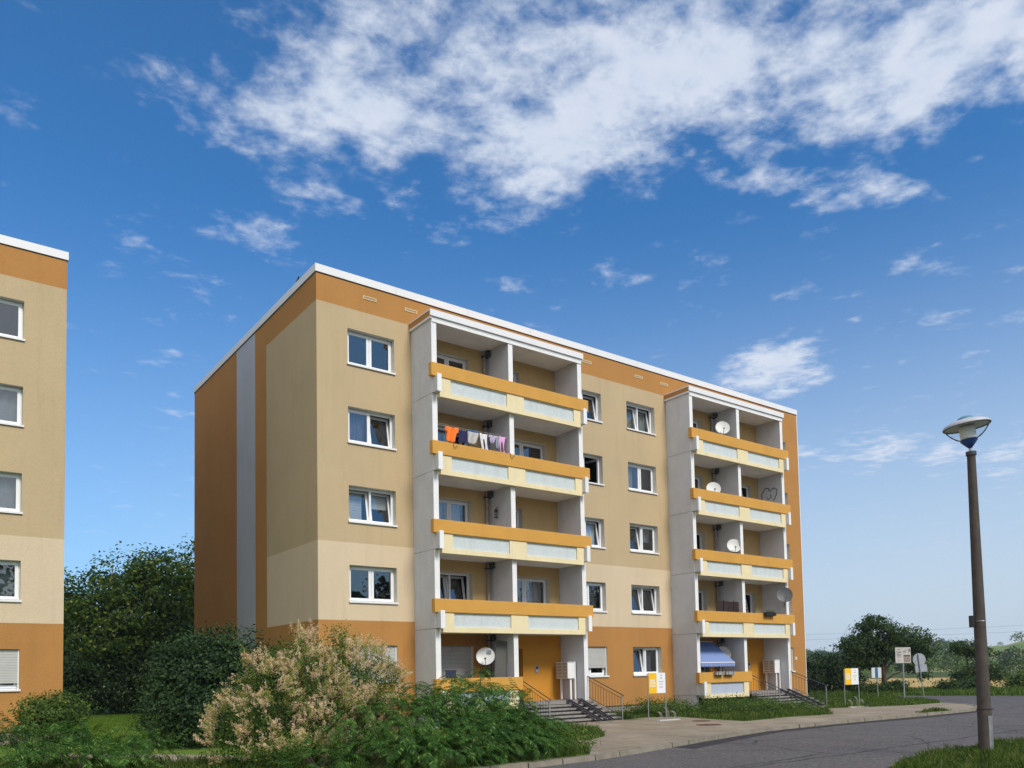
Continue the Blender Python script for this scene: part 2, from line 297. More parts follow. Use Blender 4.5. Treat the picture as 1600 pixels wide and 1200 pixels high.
# ------------------------------------------------------------------ mesh helpers
class MB:
    def __init__(s): s.v = []; s.f = []; s.mi = []; s.mats = []
    def m(s, mt):
        if mt not in s.mats: s.mats.append(mt)
        return s.mats.index(mt)
    def quad(s, a, b, c, d, mt):
        n = len(s.v); s.v += [tuple(a), tuple(b), tuple(c), tuple(d)]; s.f.append((n, n + 1, n + 2, n + 3)); s.mi.append(s.m(mt))
    def box(s, x0, x1, y0, y1, z0, z1, mt, T=None):
        if x0 > x1: x0, x1 = x1, x0
        if y0 > y1: y0, y1 = y1, y0
        if z0 > z1: z0, z1 = z1, z0
        P = [Vector(p) for p in ((x0, y0, z0), (x1, y0, z0), (x1, y1, z0), (x0, y1, z0), (x0, y0, z1), (x1, y0, z1), (x1, y1, z1), (x0, y1, z1))]
        if T is not None: P = [T @ p for p in P]
        n = len(s.v); s.v += [tuple(p) for p in P]
        for f in ((0, 3, 2, 1), (4, 5, 6, 7), (0, 1, 5, 4), (1, 2, 6, 5), (2, 3, 7, 6), (3, 0, 4, 7)):
            s.f.append(tuple(n + i for i in f)); s.mi.append(s.m(mt))
        return s
    def tube(s, pts, r, mt, seg=8, caps=True):
        pts = [Vector(p) for p in pts]; rs = r if isinstance(r, (list, tuple)) else [r] * len(pts)
        n0 = len(s.v); up = None
        for i, p in enumerate(pts):
            d = (pts[min(i + 1, len(pts) - 1)] - pts[max(i - 1, 0)]).normalized()
            if up is None: up = d.orthogonal().normalized()
            a = (up - d * up.dot(d)).normalized(); up = a; b = d.cross(a)
            for k in range(seg):
                t = 2 * math.pi * k / seg; s.v.append(tuple(p + (a * math.cos(t) + b * math.sin(t)) * rs[i]))
        mi = s.m(mt)
        for i in range(len(pts) - 1):
            for k in range(seg):
                a = n0 + i * seg + k; b = n0 + i * seg + (k + 1) % seg
                s.f.append((a, b, b + seg, a + seg)); s.mi.append(mi)
        if caps:
            s.f.append(tuple(n0 + k for k in reversed(range(seg)))); s.mi.append(mi)
            s.f.append(tuple(n0 + (len(pts) - 1) * seg + k for k in range(seg))); s.mi.append(mi)
        return s
    def lathe(s, prof, mt, T=None, seg=32):
        n0 = len(s.v)
        for r, z in prof:
            for k in range(seg):
                t = 2 * math.pi * k / seg; p = Vector((r * math.cos(t), r * math.sin(t), z)); s.v.append(tuple(T @ p if T is not None else p))
        mi = s.m(mt)
        for i in range(len(prof) - 1):
            for k in range(seg):
                a = n0 + i * seg + k; b = n0 + i * seg + (k + 1) % seg; s.f.append((a, b, b + seg, a + seg)); s.mi.append(mi)
        return s
    def build(s, name, parent=None, smooth=False, bevel=0, loc=None):
        me = bpy.data.meshes.new(name); me.from_pydata(s.v, [], s.f)
        for mt in s.mats: me.materials.append(mt)
        me.polygons.foreach_set('material_index', s.mi)
        if smooth: me.polygons.foreach_set('use_smooth', [True] * len(s.f))
        me.update()
        o = bpy.data.objects.new(name, me); C.objects.link(o)
        if parent is not None: o.parent = parent
        if loc: o.location = loc
        if smooth:
            bm = bmesh.new(); bm.from_mesh(me)
            for e in bm.edges:
                if len(e.link_faces) == 2 and e.calc_face_angle(0) > rad(45): e.smooth = False
            bm.to_mesh(me); bm.free()
        if bevel:
            bv = o.modifiers.new('bevel', 'BEVEL'); bv.width = bevel; bv.segments = 2; bv.limit_method = 'ANGLE'
        return o
def tag(o, label=None, cat=None, group=None, kind=None):
    if label: o['label'] = label
    if cat: o['category'] = cat
    if group: o['group'] = group
    if kind: o['kind'] = kind
    return o
def thing(name, label, cat, loc=(0, 0, 0), group=None, rz=0):
    o = bpy.data.objects.new(name, None); C.objects.link(o); o.location = loc; o.rotation_euler = (0, 0, rz); o.empty_display_size = .2
    return tag(o, label, cat, group)
def poly_sheet(name, pts, z, mt, depth=0):
    tri = tessellate_polygon([[Vector((x, y, 0)) for x, y in pts]])
    n = len(pts); v = [(x, y, z) for x, y in pts]; f = [tuple(t) for t in tri]
    f2 = []
    for t in f:
        a, b, c = (Vector(v[i]) for i in t)
        f2.append(t if (b - a).cross(c - a).z > 0 else t[::-1])
    if depth:
        v += [(x, y, z - depth) for x, y in pts]
        for i in range(n): f2.append((i, (i + 1) % n, n + (i + 1) % n, n + i))
    me = bpy.data.meshes.new(name); me.from_pydata(v, [], f2); me.materials.append(mt); me.update()
    o = bpy.data.objects.new(name, me); C.objects.link(o); return o
def struct(o): o['kind'] = 'structure'; return o
def np_mesh(name, V, nper, mats, mi=None, parent=None):
    """V: (N*nper,3) verts, each group of nper verts is one face"""
    nf = len(V) // nper
    me = bpy.data.meshes.new(name); me.vertices.add(len(V)); me.vertices.foreach_set('co', np.asarray(V, dtype=np.float32).ravel())
    me.loops.add(len(V)); me.loops.foreach_set('vertex_index', np.arange(len(V), dtype=np.int32))
    me.polygons.add(nf); me.polygons.foreach_set('loop_start', np.arange(0, len(V), nper, dtype=np.int32)); me.polygons.foreach_set('loop_total', np.full(nf, nper, dtype=np.int32))
    for mt in mats: me.materials.append(mt)
    if mi is not None: me.polygons.foreach_set('material_index', np.asarray(mi, dtype=np.int32))
    me.update(calc_edges=True)
    o = bpy.data.objects.new(name, me); C.objects.link(o)
    if parent is not None: o.parent = parent
    return o
def dup(root, loc, label=None, rz=None):
    r = root.copy(); C.objects.link(r); r.location = loc
    if label: r['label'] = label
    if rz is not None: r.rotation_euler = (0, 0, rz)
    for ch in list(root.children):
        c = ch.copy(); C.objects.link(c); c.parent = r
        for g in list(ch.children):
            d = g.copy(); C.objects.link(d); d.parent = c
    return r
GZ = -1.87; RZ = -1.97

# ------------------------------------------------------------------ ground
g = MB(); g.quad((-1000, -1000, RZ - .02), (1000, -1000, RZ - .02), (1000, 1000, RZ - .02), (-1000, 1000, RZ - .02), groundm); struct(g.build('ground'))
kerb = [(-60, -12.9), (-20, -12.6), (-2.68, -12.43), (1.29, -12.22), (3.13, -11.84), (4.64, -11.45), (7.25, -10.8), (10.44, -10.1), (14.2, -9.95), (18.46, -10.06), (21.7, -10.18), (24.72, -10.1), (26.9, -9.3), (28.7, -8.0), (29.6, -6.6)]
lawn_pts = kerb + [(32.9, -3.9), (35.6, -.6), (36.4, 8), (36.4, 60), (-60, 60)]
struct(poly_sheet('lawn', lawn_pts, GZ - .006, lawnm, .12))
struct(poly_sheet('road', [(-60, -34), (-60, -10), (20, -8), (33, -3), (36, 0), (36, 60), (39.9, 60), (39.3, 5.56), (40.97, -.19), (42.42, -5.25), (47, -14), (90, -19), (90, -34)], RZ - .012, asph))
pave = [(-4.5, -12.3), (1.29, -12.12), (3.13, -11.74), (4.64, -11.35), (7.25, -10.7), (10.44, -10.0), (14.2, -9.85), (18.46, -9.96), (21.7, -10.08), (24.7, -10.0), (26.85, -9.2), (28.6, -7.95), (29.5, -6.6),
        (28.0, -6.62), (26.28, -6.52), (23.69, -5.62), (21.97, -4.92), (24.9, -3.4), (24.9, -1.5), (20.75, -1.5), (20.75, -4.2), (20.51, -5.84), (18.09, -7.71), (15.74, -7.33), (12.73, -7.6), (13.0, -6.03), (13.6, -3.6), (12.56, -2.95), (11.0, -3.2), (11.0, -1.5), (7.0, -1.5), (7.0, -4.0), (4.0, -4.6), (-1, -5.5)]
struct(poly_sheet('pavement', pave, GZ, pavem))
struct(poly_sheet('path', [(-7.9, -1.2), (-6.42, -2.87), (-4.62, -5.43), (-3.0, -7.9), (-4.0, -8.5), (-6.0, -6.1), (-7.6, -4.0), (-8.8, -2.4)], GZ + .002, pavem))
isl = [(6.6, -4.55), (7.0, -5.5), (6.4, -6.8), (5.15, -8.45), (4.01, -9.13), (2.9, -8.6), (1.0, -9.3), (-2, -8), (-2, -5.2), (3.5, -4.9)]
struct(poly_sheet('grass_patch', isl, GZ + .006, lawnm))
isl2 = [(2.25, -10.2), (2.1, -11.2), (1.3, -12.05), (-.15, -12.1), (-5, -12.2), (-5, -9.5), (1.0, -10.0)]
struct(poly_sheet('grass_patch', isl2, GZ + .006, lawnm))
vg = [(1.5, -20.5), (2.6, -18.3), (3.8, -17.7), (5.48, -17.45), (7.33, -17.25), (9.36, -17.3), (11.5, -17.5), (20, -18.6), (30, -21), (30, -30), (0, -30)]
struct(poly_sheet('verge', vg, RZ + .05, vergem, .08))
patch_m = mat('repair_asphalt', (.055, .052, .055), .92, .2, 5, .5, 40, .15, fine=.4)
def offs(d): return [(x + d * .12, y - d) for x, y in kerb[5:14]]
struct(poly_sheet('road_patch', offs(.05) + [(x, y - .12 * math.sin(x * 1.7)) for x, y in reversed(offs(.62))], RZ - .007, patch_m))
# kerb stones
kb = MB(); K = [Vector((x, y, 0)) for x, y in kerb]
random.seed(5)
for a, b in zip(K[1:-1], K[2:]):
    d = (b - a); n = max(1, round(d.length / 1.0)); u = d.normalized(); w = Vector((-u.y, u.x, 0))
    for i in range(n):
        p = a + d * (i / n) + w * random.uniform(-.012, .012); q = a + d * ((i + 1) / n) - u * .028 + w * random.uniform(-.012, .012); h = GZ + .012 + random.uniform(-.012, .006)
        T = Matrix.Identity(4); P = [p - w * .06, q - w * .06, q + w * .07, p + w * .07]
        n0 = len(kb.v); kb.v += [(c.x, c.y, RZ - .03) for c in P] + [(P[0].x + w.x * .015, P[0].y + w.y * .015, h), (P[1].x + w.x * .015, P[1].y + w.y * .015, h), (P[2].x, P[2].y, h), (P[3].x, P[3].y, h)]
        for f in ((4, 5, 6, 7), (0, 1, 5, 4), (1, 2, 6, 5), (2, 3, 7, 6), (3, 0, 4, 7)): kb.f.append(tuple(n0 + j for j in f)); kb.mi.append(kb.m(kerbm))
struct(kb.build('kerb'))
# far field + hills
struct(poly_sheet('field', [(45, -18), (53, -10), (50, 14), (44, 60), (50, 92), (75, 76), (96, 55), (113, 28), (122, 0), (124, -30), (118, -60), (90, -70)], RZ + .03, fieldm))
greenf = grass_mat('green_crop', (.13, .20, .05), (.20, .27, .08), (.16, .2, .06), .1)
dryf = grass_mat('dry_meadow', (.26, .25, .10), (.34, .31, .14), (.2, .22, .08), .1)
def hill_h(az, r):
    """height above road of the hill range, az in degrees from +Y toward +X, r in metres"""
    crest = 9.0 + 1.8 * math.sin(az * .19 + 1) + 1.8 * math.sin(az * .53) + (3.5 if az > 66 else 0) * min(1, (az - 66) / 3 if az > 66 else 0)
    t = min(1, max(0, (r - 200) / 300)); t = t * t * (3 - 2 * t)
    return crest * t + 3.0 * mnoise.noise(Vector((az * .3, r * .01, 0))) * t
hv = []; hf = []; na, nr = 120, 40
for i in range(na + 1):
    az = -30 + 170 * i / na
    for j in range(nr + 1):
        r = 140 + 640 * j / nr; a = rad(az); h = hill_h(az, r)
        hv.append((-11 + r * math.sin(a), -26 + r * math.cos(a), RZ - .3 + h + 0))
for i in range(na):
    for j in range(nr):
        a = i * (nr + 1) + j; hf.append((a, a + nr + 1, a + nr + 2, a + 1))
me = bpy.data.meshes.new('hills'); me.from_pydata(hv, [], hf)
for mt in (hillm, greenf, dryf): me.materials.append(mt)
for p in me.polygons:
    p.use_smooth = True; c = p.center; az = math.degrees(math.atan2(c.x + 11, c.y + 26)); r = math.hypot(c.x + 11, c.y + 26)
    if az > 64 and r > 300: p.material_index = 1 if int((r + az * 3) / 45) % 2 else 2
    elif 62 < az < 70 and 240 < r < 262: p.material_index = 2
    elif r < 170: p.material_index = 1
me.update(); ho = bpy.data.objects.new('hills', me); C.objects.link(ho); struct(ho)

# ------------------------------------------------------------------ windows
def frame_ring(mb, x0, x1, z0, z1, y0, y1, w, mt, T=None, wb=None):
    wb = wb or w
    mb.box(x0, x1, y0, y1, z0, z0 + wb, mt, T); mb.box(x0, x1, y0, y1, z1 - w, z1, mt, T)
    mb.box(x0, x0 + w, y0, y1, z0 + wb, z1 - w, mt, T); mb.box(x1 - w, x1, y0, y1, z0 + wb, z1 - w, mt, T)
def wavy_curtain(x0, x1, z0, z1, y, amp, nw, mt):
    mb = MB(); n = max(8, int(nw * 8)); P = []
    for i in range(n + 1):
        t = i / n; P.append((x0 + (x1 - x0) * t, y + amp * math.sin(t * nw * 2 * math.pi) + amp * .5 * math.sin(t * nw * 4.7)))
    for i in range(n):
        a, b = P[i], P[i + 1]; mb.quad((a[0], a[1], z0), (b[0], b[1], z0), (b[0], b[1], z1), (a[0], a[1], z1), mt)
    return mb
def window(B, x0, x1, z0, z1, Y=0.0, left='shut', right='shut', curt=None, shutter=0.0, sill=True, door=False, single=False, shm=None):
    """two-leaf plastic window in a reveal of the facade plane y=Y"""
    D = .27
    r = MB()
    r.quad((x0, Y, z0), (x0, Y + D, z0), (x0, Y + D, z1), (x0, Y, z1), reveal_m); r.quad((x1, Y, z0), (x1, Y, z1), (x1, Y + D, z1), (x1, Y + D, z0), reveal_m)
    r.quad((x0, Y, z1), (x0, Y + D, z1), (x1, Y + D, z1), (x1, Y, z1), reveal_m); r.quad((x0, Y, z0), (x1, Y, z0), (x1, Y + D, z0), (x0, Y + D, z0), reveal_m)
    # room behind: open box
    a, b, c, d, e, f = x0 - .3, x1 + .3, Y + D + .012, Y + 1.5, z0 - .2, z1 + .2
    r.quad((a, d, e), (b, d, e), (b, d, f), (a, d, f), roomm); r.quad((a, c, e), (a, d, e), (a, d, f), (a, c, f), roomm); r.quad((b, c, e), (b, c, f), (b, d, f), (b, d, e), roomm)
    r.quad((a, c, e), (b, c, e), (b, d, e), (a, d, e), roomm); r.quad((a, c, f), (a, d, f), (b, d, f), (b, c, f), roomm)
    W_ = r.build('window', B)
    fb = MB(); g = .002
    frame_ring(fb, x0 + g, x1 - g, z0 + g, z1 - g, Y + D - .05, Y + D + .012, .085, pvc)
    xm = (x0 + x1) / 2
    if not single: fb.box(xm - .035, xm + .035, Y + D - .048, Y + D + .01, z0 + .07, z1 - .07, pvc)
    fb.build('frame', W_)
    leaves = [(x0 + .05, x1 - .05, left)] if single else [(x0 + .05, xm - .012, left), (xm + .012, x1 - .05, right)]
    for lx0, lx1, st in leaves:
        zb, zt = z0 + .05, z1 - .05; yb = Y + D - .075
        T = Matrix.Identity(4)
        if st == 'tilt':
            T = Matrix.Translation((0, yb + .05, zb)) @ Matrix.Rotation(rad(-9.5), 4, 'X') @ Matrix.Translation((0, -yb, -zb)) 
        elif st == 'open':
            T = Matrix.Translation((lx1, yb + .05, 0)) @ Matrix.Rotation(rad(-80), 4, 'Z') @ Matrix.Translation((-lx1, -yb, 0))
        s = MB(); frame_ring(s, lx0, lx1, zb, zt, yb, yb + .045, .088, pvc, T)
        s.build('sash', W_, bevel=0)
        pa = MB(); q = [T @ Vector(p) for p in ((lx0 + .08, yb + .025, zb + .08), (lx1 - .08, yb + .025, zb + .08), (lx1 - .08, yb + .025, zt - .08), (lx0 + .08, yb + .025, zt - .08))]
        pa.quad(*q, glass); pa.build('pane', W_)
    for cc in curt or []:
        mt, fx0, fx1, fz0, fz1, nw = cc
        cx0 = x0 + (x1 - x0) * fx0; cx1 = x0 + (x1 - x0) * fx1; cz0 = z0 + (z1 - z0) * fz0; cz1 = z0 + (z1 - z0) * fz1
        if nw: wavy_curtain(cx0, cx1, cz0, cz1, Y + D + .30, .03, nw, mt).build('curtain', W_, smooth=True)
        else:
            bl = MB(); n = int((cz1 - cz0) / .09)
            for i in range(n):
                zz = cz0 + i * (cz1 - cz0) / n; bl.quad((cx0, Y + D + .28, zz), (cx1, Y + D + .28, zz), (cx1, Y + D + .26, zz + .085), (cx0, Y + D + .26, zz + .085), mt)
            bl.build('blind', W_)
    if shutter:
        sm = shm or shutt_m
        sh = MB(); zt = z1 - .02; zb = z1 - (z1 - z0) * shutter; n = int((zt - zb) / .05)
        for i in range(n):
            zz = zt - (i + 1) * .05; sh.box(x0 + .03, x1 - .03, Y + .085, Y + .098, zz + .016, zz + .05, sm); sh.box(x0 + .035, x1 - .035, Y + .092, Y + .099, zz - .002, zz + .018, pipe_m)
        sh.box(x0 + .005, x0 + .04, Y + .075, Y + .105, z0 + .004, z1 - .004, pvc); sh.box(x1 - .04, x1 - .005, Y + .075, Y + .105, z0 + .004, z1 - .004, pvc)
        sh.build('roller_shutter', W_)
    if sill:
        sl = MB(); sl.box(x0 - .035, x1 + .035, Y - .055, Y - .002, z0 - .03, z0 + .006, metalw); sl.box(x0 + .004, x1 - .004, Y - .004, Y + D - .052, z0 - .01, z0 + .012, metalw)
        sl.box(x0 - .035, x1 + .035, Y - .058, Y - .052, z0 - .055, z0 + .002, metalw); sl.build('sill', W_)
    return W_
def wall_grid(mb, xs, zs, holes, Y, matf):
    """rectangular wall at y=Y facing -y with rectangular holes"""
    xs = sorted(set(xs + [h[0] for h in holes] + [h[1] for h in holes])); zs = sorted(set(zs + [h[2] for h in holes] + [h[3] for h in holes]))
    for i in range(len(xs) - 1):
        for j in range(len(zs) - 1):
            cx, cz = (xs[i] + xs[i + 1]) / 2, (zs[j] + zs[j + 1]) / 2
            if any(h[0] < cx < h[1] and h[2] < cz < h[3] for h in holes): continue
            mt = matf(cx, cz)
            if mt: mb.quad((xs[i], Y, zs[j]), (xs[i + 1], Y, zs[j]), (xs[i + 1], Y, zs[j + 1]), (xs[i], Y, zs[j + 1]), mt)
SILL = -.186; HEAD = 1.079; GB = 1.95; LB = 4.66; OB = 13.0; CB = 13.99; TOP = 14.26; BOT = -1.50; L = 28.0; D = 14.74
def wz(k): return SILL + 2.8 * k, HEAD + 2.8 * k
def coping(B, x0, x1, y0, y1):
    cp = MB(); t = .045; zb, zt = CB, TOP
    def run(a, b, fn):
        n = max(1, round((b - a) / 3.1)); 
        for i in range(n): fn(a + (b - a) * i / n, a + (b - a) * (i + 1) / n - .008)
    run(x0 - t, x1 + t, lambda a, b: cp.box(a, b, y0 - t, y0 + .30, zb, zt, metalw))
    run(x0 - t, x1 + t, lambda a, b: cp.box(a, b, y1 - .30, y1 + t, zb, zt, metalw))
    run(y0 + .302, y1 - .302, lambda a, b: cp.box(x0 - t, x0 + .30, a, b, zb, zt, metalw))
    run(y0 + .302, y1 - .302, lambda a, b: cp.box(x1 - .30, x1 + t, a, b, zb, zt, metalw))
    cp.box(x0 - .012, x1 + .012, y0 - .012, y0 + .2, zb - .03, zb + .01, darkst)
    cp.box(x0 - .010, x0 + .2, y0 + .2, y1, zb - .03, zb + .01, darkst)
    cp.build('roof_coping', B)

# ------------------------------------------------------------------ main building
B = thing('apartment_building', 'five storey orange and beige apartment block with two towers of white balconies', 'apartment building', (0, 0, GZ), None)
B.location = (0, 0, 0)
X1, X2 = 3.70, 17.42
wins = [(1.15, 2.99), (11.42, 13.25), (14.82, 16.64), (25.1, 26.93)]
holes = []
for (a, b) in wins:
    for k in range(5): holes.append((a, b, *wz(k)))
log_holes = []
for X0 in (X1, X2):
    for k in range(5):
        z0, z1 = wz(k)
        log_holes.append((X0 + .78, X0 + 2.55, z0 if k == 0 else z0 - .75, z1))
        if k == 0: log_holes.append((X0 + 3.72, X0 + 4.92, -1.10, .98))
        elif k in (4, 2): log_holes.append((X0 + 3.85, X0 + 5.04, z0, z1))
        else: log_holes.append((X0 + 4.05, X0 + 6.36, z0 - .75, z1))
def fmat(x, z):
    if z > OB: return orange
    for X0 in (X1, X2):
        if X0 + .1 < x < X0 + 7.0 and z < 12.8:
            if z < 1.7: return dorange if x > X0 + 3.5 else orange
            return loggia
    if x > 24.45: return orange
    if z < GB: return orange
    return lbeige if z < LB else beige
fw = MB()
wall_grid(fw, [0, X1, X1 + 3.5, X1 + 7.1, X2, X2 + 3.5, X2 + 7.03, 24.53, L], [BOT, GB, 1.7, LB, 12.8, OB, CB + .1], holes + log_holes, 0, fmat)
def sideq(mb, x, y0, y1, z0, z1, mt): mb.quad((x, y1, z0), (x, y0, z0), (x, y0, z1), (x, y1, z1), mt)
for y0, y1, z0, z1, mt in ((0, 4.86, BOT, GB, orange), (0, 4.86, GB, LB, lbeige), (0, 4.86, LB, OB, beige), (0, 4.86, OB, CB + .1, orange), (4.86, 6.13, BOT, CB + .1, orange), (6.13, 8.42, BOT, CB + .1, greyr), (8.42, D, BOT, CB + .1, orange)):
    sideq(fw, 0, y0, y1, z0, z1, mt)
fw.quad((L, 0, BOT), (L, D, BOT), (L, D, CB + .1), (L, 0, CB + .1), orange)
fw.quad((L, D, BOT), (0, D, BOT), (0, D, CB + .1), (L, D, CB + .1), beige)
fw.quad((0, 0, BOT), (0, D, BOT), (L, D, BOT), (L, 0, BOT), plinth_m)
fw.build('wall', B)
rf = MB(); rf.box(.3, L - .3, .3, D - .3, CB - .1, CB + .12, roofm); rf.build('roof', B)
pl = MB(); pl.box(.06, L - .06, .05, D - .06, GZ - .1, BOT - .002, plinth_m); pl.build('plinth', B)
coping(B, 0, L, 0, D)
# a slim white strip where the right corner is capped
cs = MB(); cs.box(L - .001, L + .045, -.012, .12, BOT, CB - .04, metalw); cs.build('corner_profile', B)
for x in (1.76, 3.45, 12.2, 15.4, 17.1):
    v = MB(); frame_ring(v, x, x + .52, 13.50, 13.61, -.02, .001, .022, creamp); v.box(x + .06, x + .46, -.010, .002, 13.548, 13.562, reveal_m); v.build('vent', B)
W4, Wg, Wb = curt_w, curt_g, curt_b
cfg = {  # (column,row): left, right, curtains, shutter
    (0, 4): ('shut', 'shut', [(curt_p, .93, 1.0, 0, 1, 1)], 0), (0, 3): ('shut', 'tilt', [(Wb, .0, .48, 0, 1, 7)], 0),
    (0, 2): ('tilt', 'tilt', [(W4, 0, .40, .1, 1, 0), (W4, .52, .95, .5, 1, 0)], 0), (0, 1): ('shut', 'shut', None, 0), (0, 0): ('shut', 'shut', None, .95),
    (1, 4): ('shut', 'tilt', None, 0), (1, 3): ('shut', 'open', None, 0), (1, 2): ('shut', 'tilt', [(W4, .0, .95, 0, 1, 9)], 0), (1, 1): ('shut', 'shut', [(blind_m, 0, 1, .15, 1, 0)], 0), (1, 0): ('shut', 'shut', None, .76),
    (2, 4): ('tilt', 'tilt', [(Wg, .0, .95, 0, 1, 8)], 0), (2, 3): ('shut', 'shut', [(W4, 0, .46, 0, 1, 3), (curt_p, .5, 1, 0, 1, 5)], 0), (2, 2): ('tilt', 'shut', [(W4, .5, 1, .45, 1, 6), (Wg, 0, .2, 0, 1, 2)], 0),  # left white curtain of the fourth-storey entry stands in for a white reflection
    (2, 1): ('tilt', 'tilt', None, 0), (2, 0): ('tilt', 'shut', [(Wb, .5, .95, .0, .8, 3)], 0),
    (3, 4): ('shut', 'shut', [(W4, 0, 1, 0, 1, 6)], 0), (3, 3): ('shut', 'shut', [(W4, .5, 1, 0, 1, 3)], 0), (3, 2): ('shut', 'shut', None, 0), (3, 1): ('shut', 'shut', [(W4, 0, 1, 0, 1, 0)], 0), (3, 0): ('shut', 'shut', None, .97)}
yshut = mat('shutter_slat_yellow', (.62, .36, .08), .6, .05, 3)
for (c, k), (l, r, cu, sh) in cfg.items():
    a, b = wins[c]; window(B, a, b, *wz(k), 0, l, r, cu, sh, shm=yshut if (c, k) == (3, 0) else None)
lcfg = {(0, 4): ('shut', 'shut', [(curt_p, 0, .4, 0, 1, 3)], 0), (0, 3): ('shut', 'tilt', [(Wb, 0, .45, .2, 1, 5)], 0), (0, 2): ('shut', 'shut', [(W4, 0, .45, .1, 1, 0), (W4, .5, .9, .1, 1, 0)], 0), (0, 1): ('tilt', 'tilt', None, 0), (0, 0): ('shut', 'shut', None, .97),
        (1, 4): ('shut', 'shut', None, 0), (1, 3): ('shut', 'shut', [(W4, .5, .9, 0, 1, 6)], 0), (1, 2): ('shut', 'tilt', None, 0), (1, 1): ('tilt', 'shut', [(Wg, 0, 1, 0, 1, 7)], 0), (1, 0): ('shut', 'shut', None, 0)}
for bi, X0 in enumerate((X1, X2)):
    for k in range(5):
        z0, z1 = wz(k); l, r, cu, sh = lcfg[(bi, k)]
        window(B, X0 + .78, X0 + 2.55, z0 if k == 0 else z0 - .75, z1, 0, l, r, cu, sh, sill=False)
        if k == 0:
            # entrance door set back in its opening
            x0, x1, a, b = X0 + 3.72, X0 + 4.92, -1.10, .98
            d = MB(); d.quad((x0, 0, a), (x0, .45, a), (x0, .45, b), (x0, 0, b), dorange); d.quad((x1, 0, a), (x1, 0, b), (x1, .45, b), (x1, .45, a), dorange); d.quad((x0, 0, b), (x0, .45, b), (x1, .45, b), (x1, 0, b), dorange)
            d.box(x0, x1, .40, .46, a, b, whitep); d.box(x0 + .15, x1 - .15, .385, .402, a + .9, b - .15, roomm); dd = d.build('entrance_door', B)
            h = MB(); h.tube([(x1 - .2, .36, -.3), (x1 - .2, .36, .2)], .015, chrome); h.build('handle', dd)
            ic = MB(); ic.box(X0 + 5.52, X0 + 5.70, -.035, .001, .02, .30, steel); ic.box(X0 + 5.55, X0 + 5.67, -.04, -.034, .15, .27, darkst)
            for q in range(5): ic.box(X0 + 5.55, X0 + 5.67, -.039, -.034, .035 + q * .021, .048 + q * .021, sgrey)
            ic.build('intercom_panel', B, bevel=0)
        elif k in (4, 2): window(B, X0 + 3.85, X0 + 5.04, z0, z1, 0, 'shut', 'shut', None, 0, sill=False)
        else:
            cu2 = {(0, 3): [(W4, .05, .4, .2, 1, 4)], (0, 1): [(W4, .5, 1, 0, 1, 7)]}.get((bi, k)); window(B, X0 + 4.05, X0 + 6.36, z0 - .75, z1, 0, 'shut', 'tilt' if bi == 1 else 'shut', cu2, 0, sill=False)
for (px_, py_, pz_, lb_) in ((16.15, .62, 5.47, 'dark leafy potted plant behind the third storey window between the towers'), (11.9, .62, 2.68, 'potted plant behind the second storey window right of the near tower')):
    tp = thing('potted_plant', lb_, 'plant', (px_, py_, pz_), 'potted plants behind the windows')
    q_ = MB(); q_.lathe([(0, 0), (.07, 0), (.09, .14), (.08, .14), (0, .13)], mat('terracotta', (.32, .13, .07), .8), None, 12); q_.build('pot', tp)
    q_ = MB(); rp_ = random.Random(int(px_ * 10))
    for i in range(60):
        a_ = rp_.uniform(0, 6.28); e_ = rp_.uniform(.1, 1.4); r_ = rp_.uniform(.12, .3); c_ = Vector((math.cos(a_) * math.cos(e_) * r_, math.sin(a_) * math.cos(e_) * r_ * .6, .14 + math.sin(e_) * r_)); w_ = Vector((-math.sin(a_), math.cos(a_), .3)) * .03
        o_ = Vector((0, 0, .14)); q_.quad(o_.lerp(c_, .6), c_ - w_, c_ * 1.12, c_ + w_, mat('pot_plant_leaf', (.04, .08, .03), .6))
    q_.build('leaves', tp)
# number plate by the far right window
npm = MB(); npm.box(27.02, 27.20, -.02, .001, .42, .58, creamp); npm.box(27.05, 27.17, -.023, -.019, .45, .55, reveal_m); npm.build('number_plate', B)
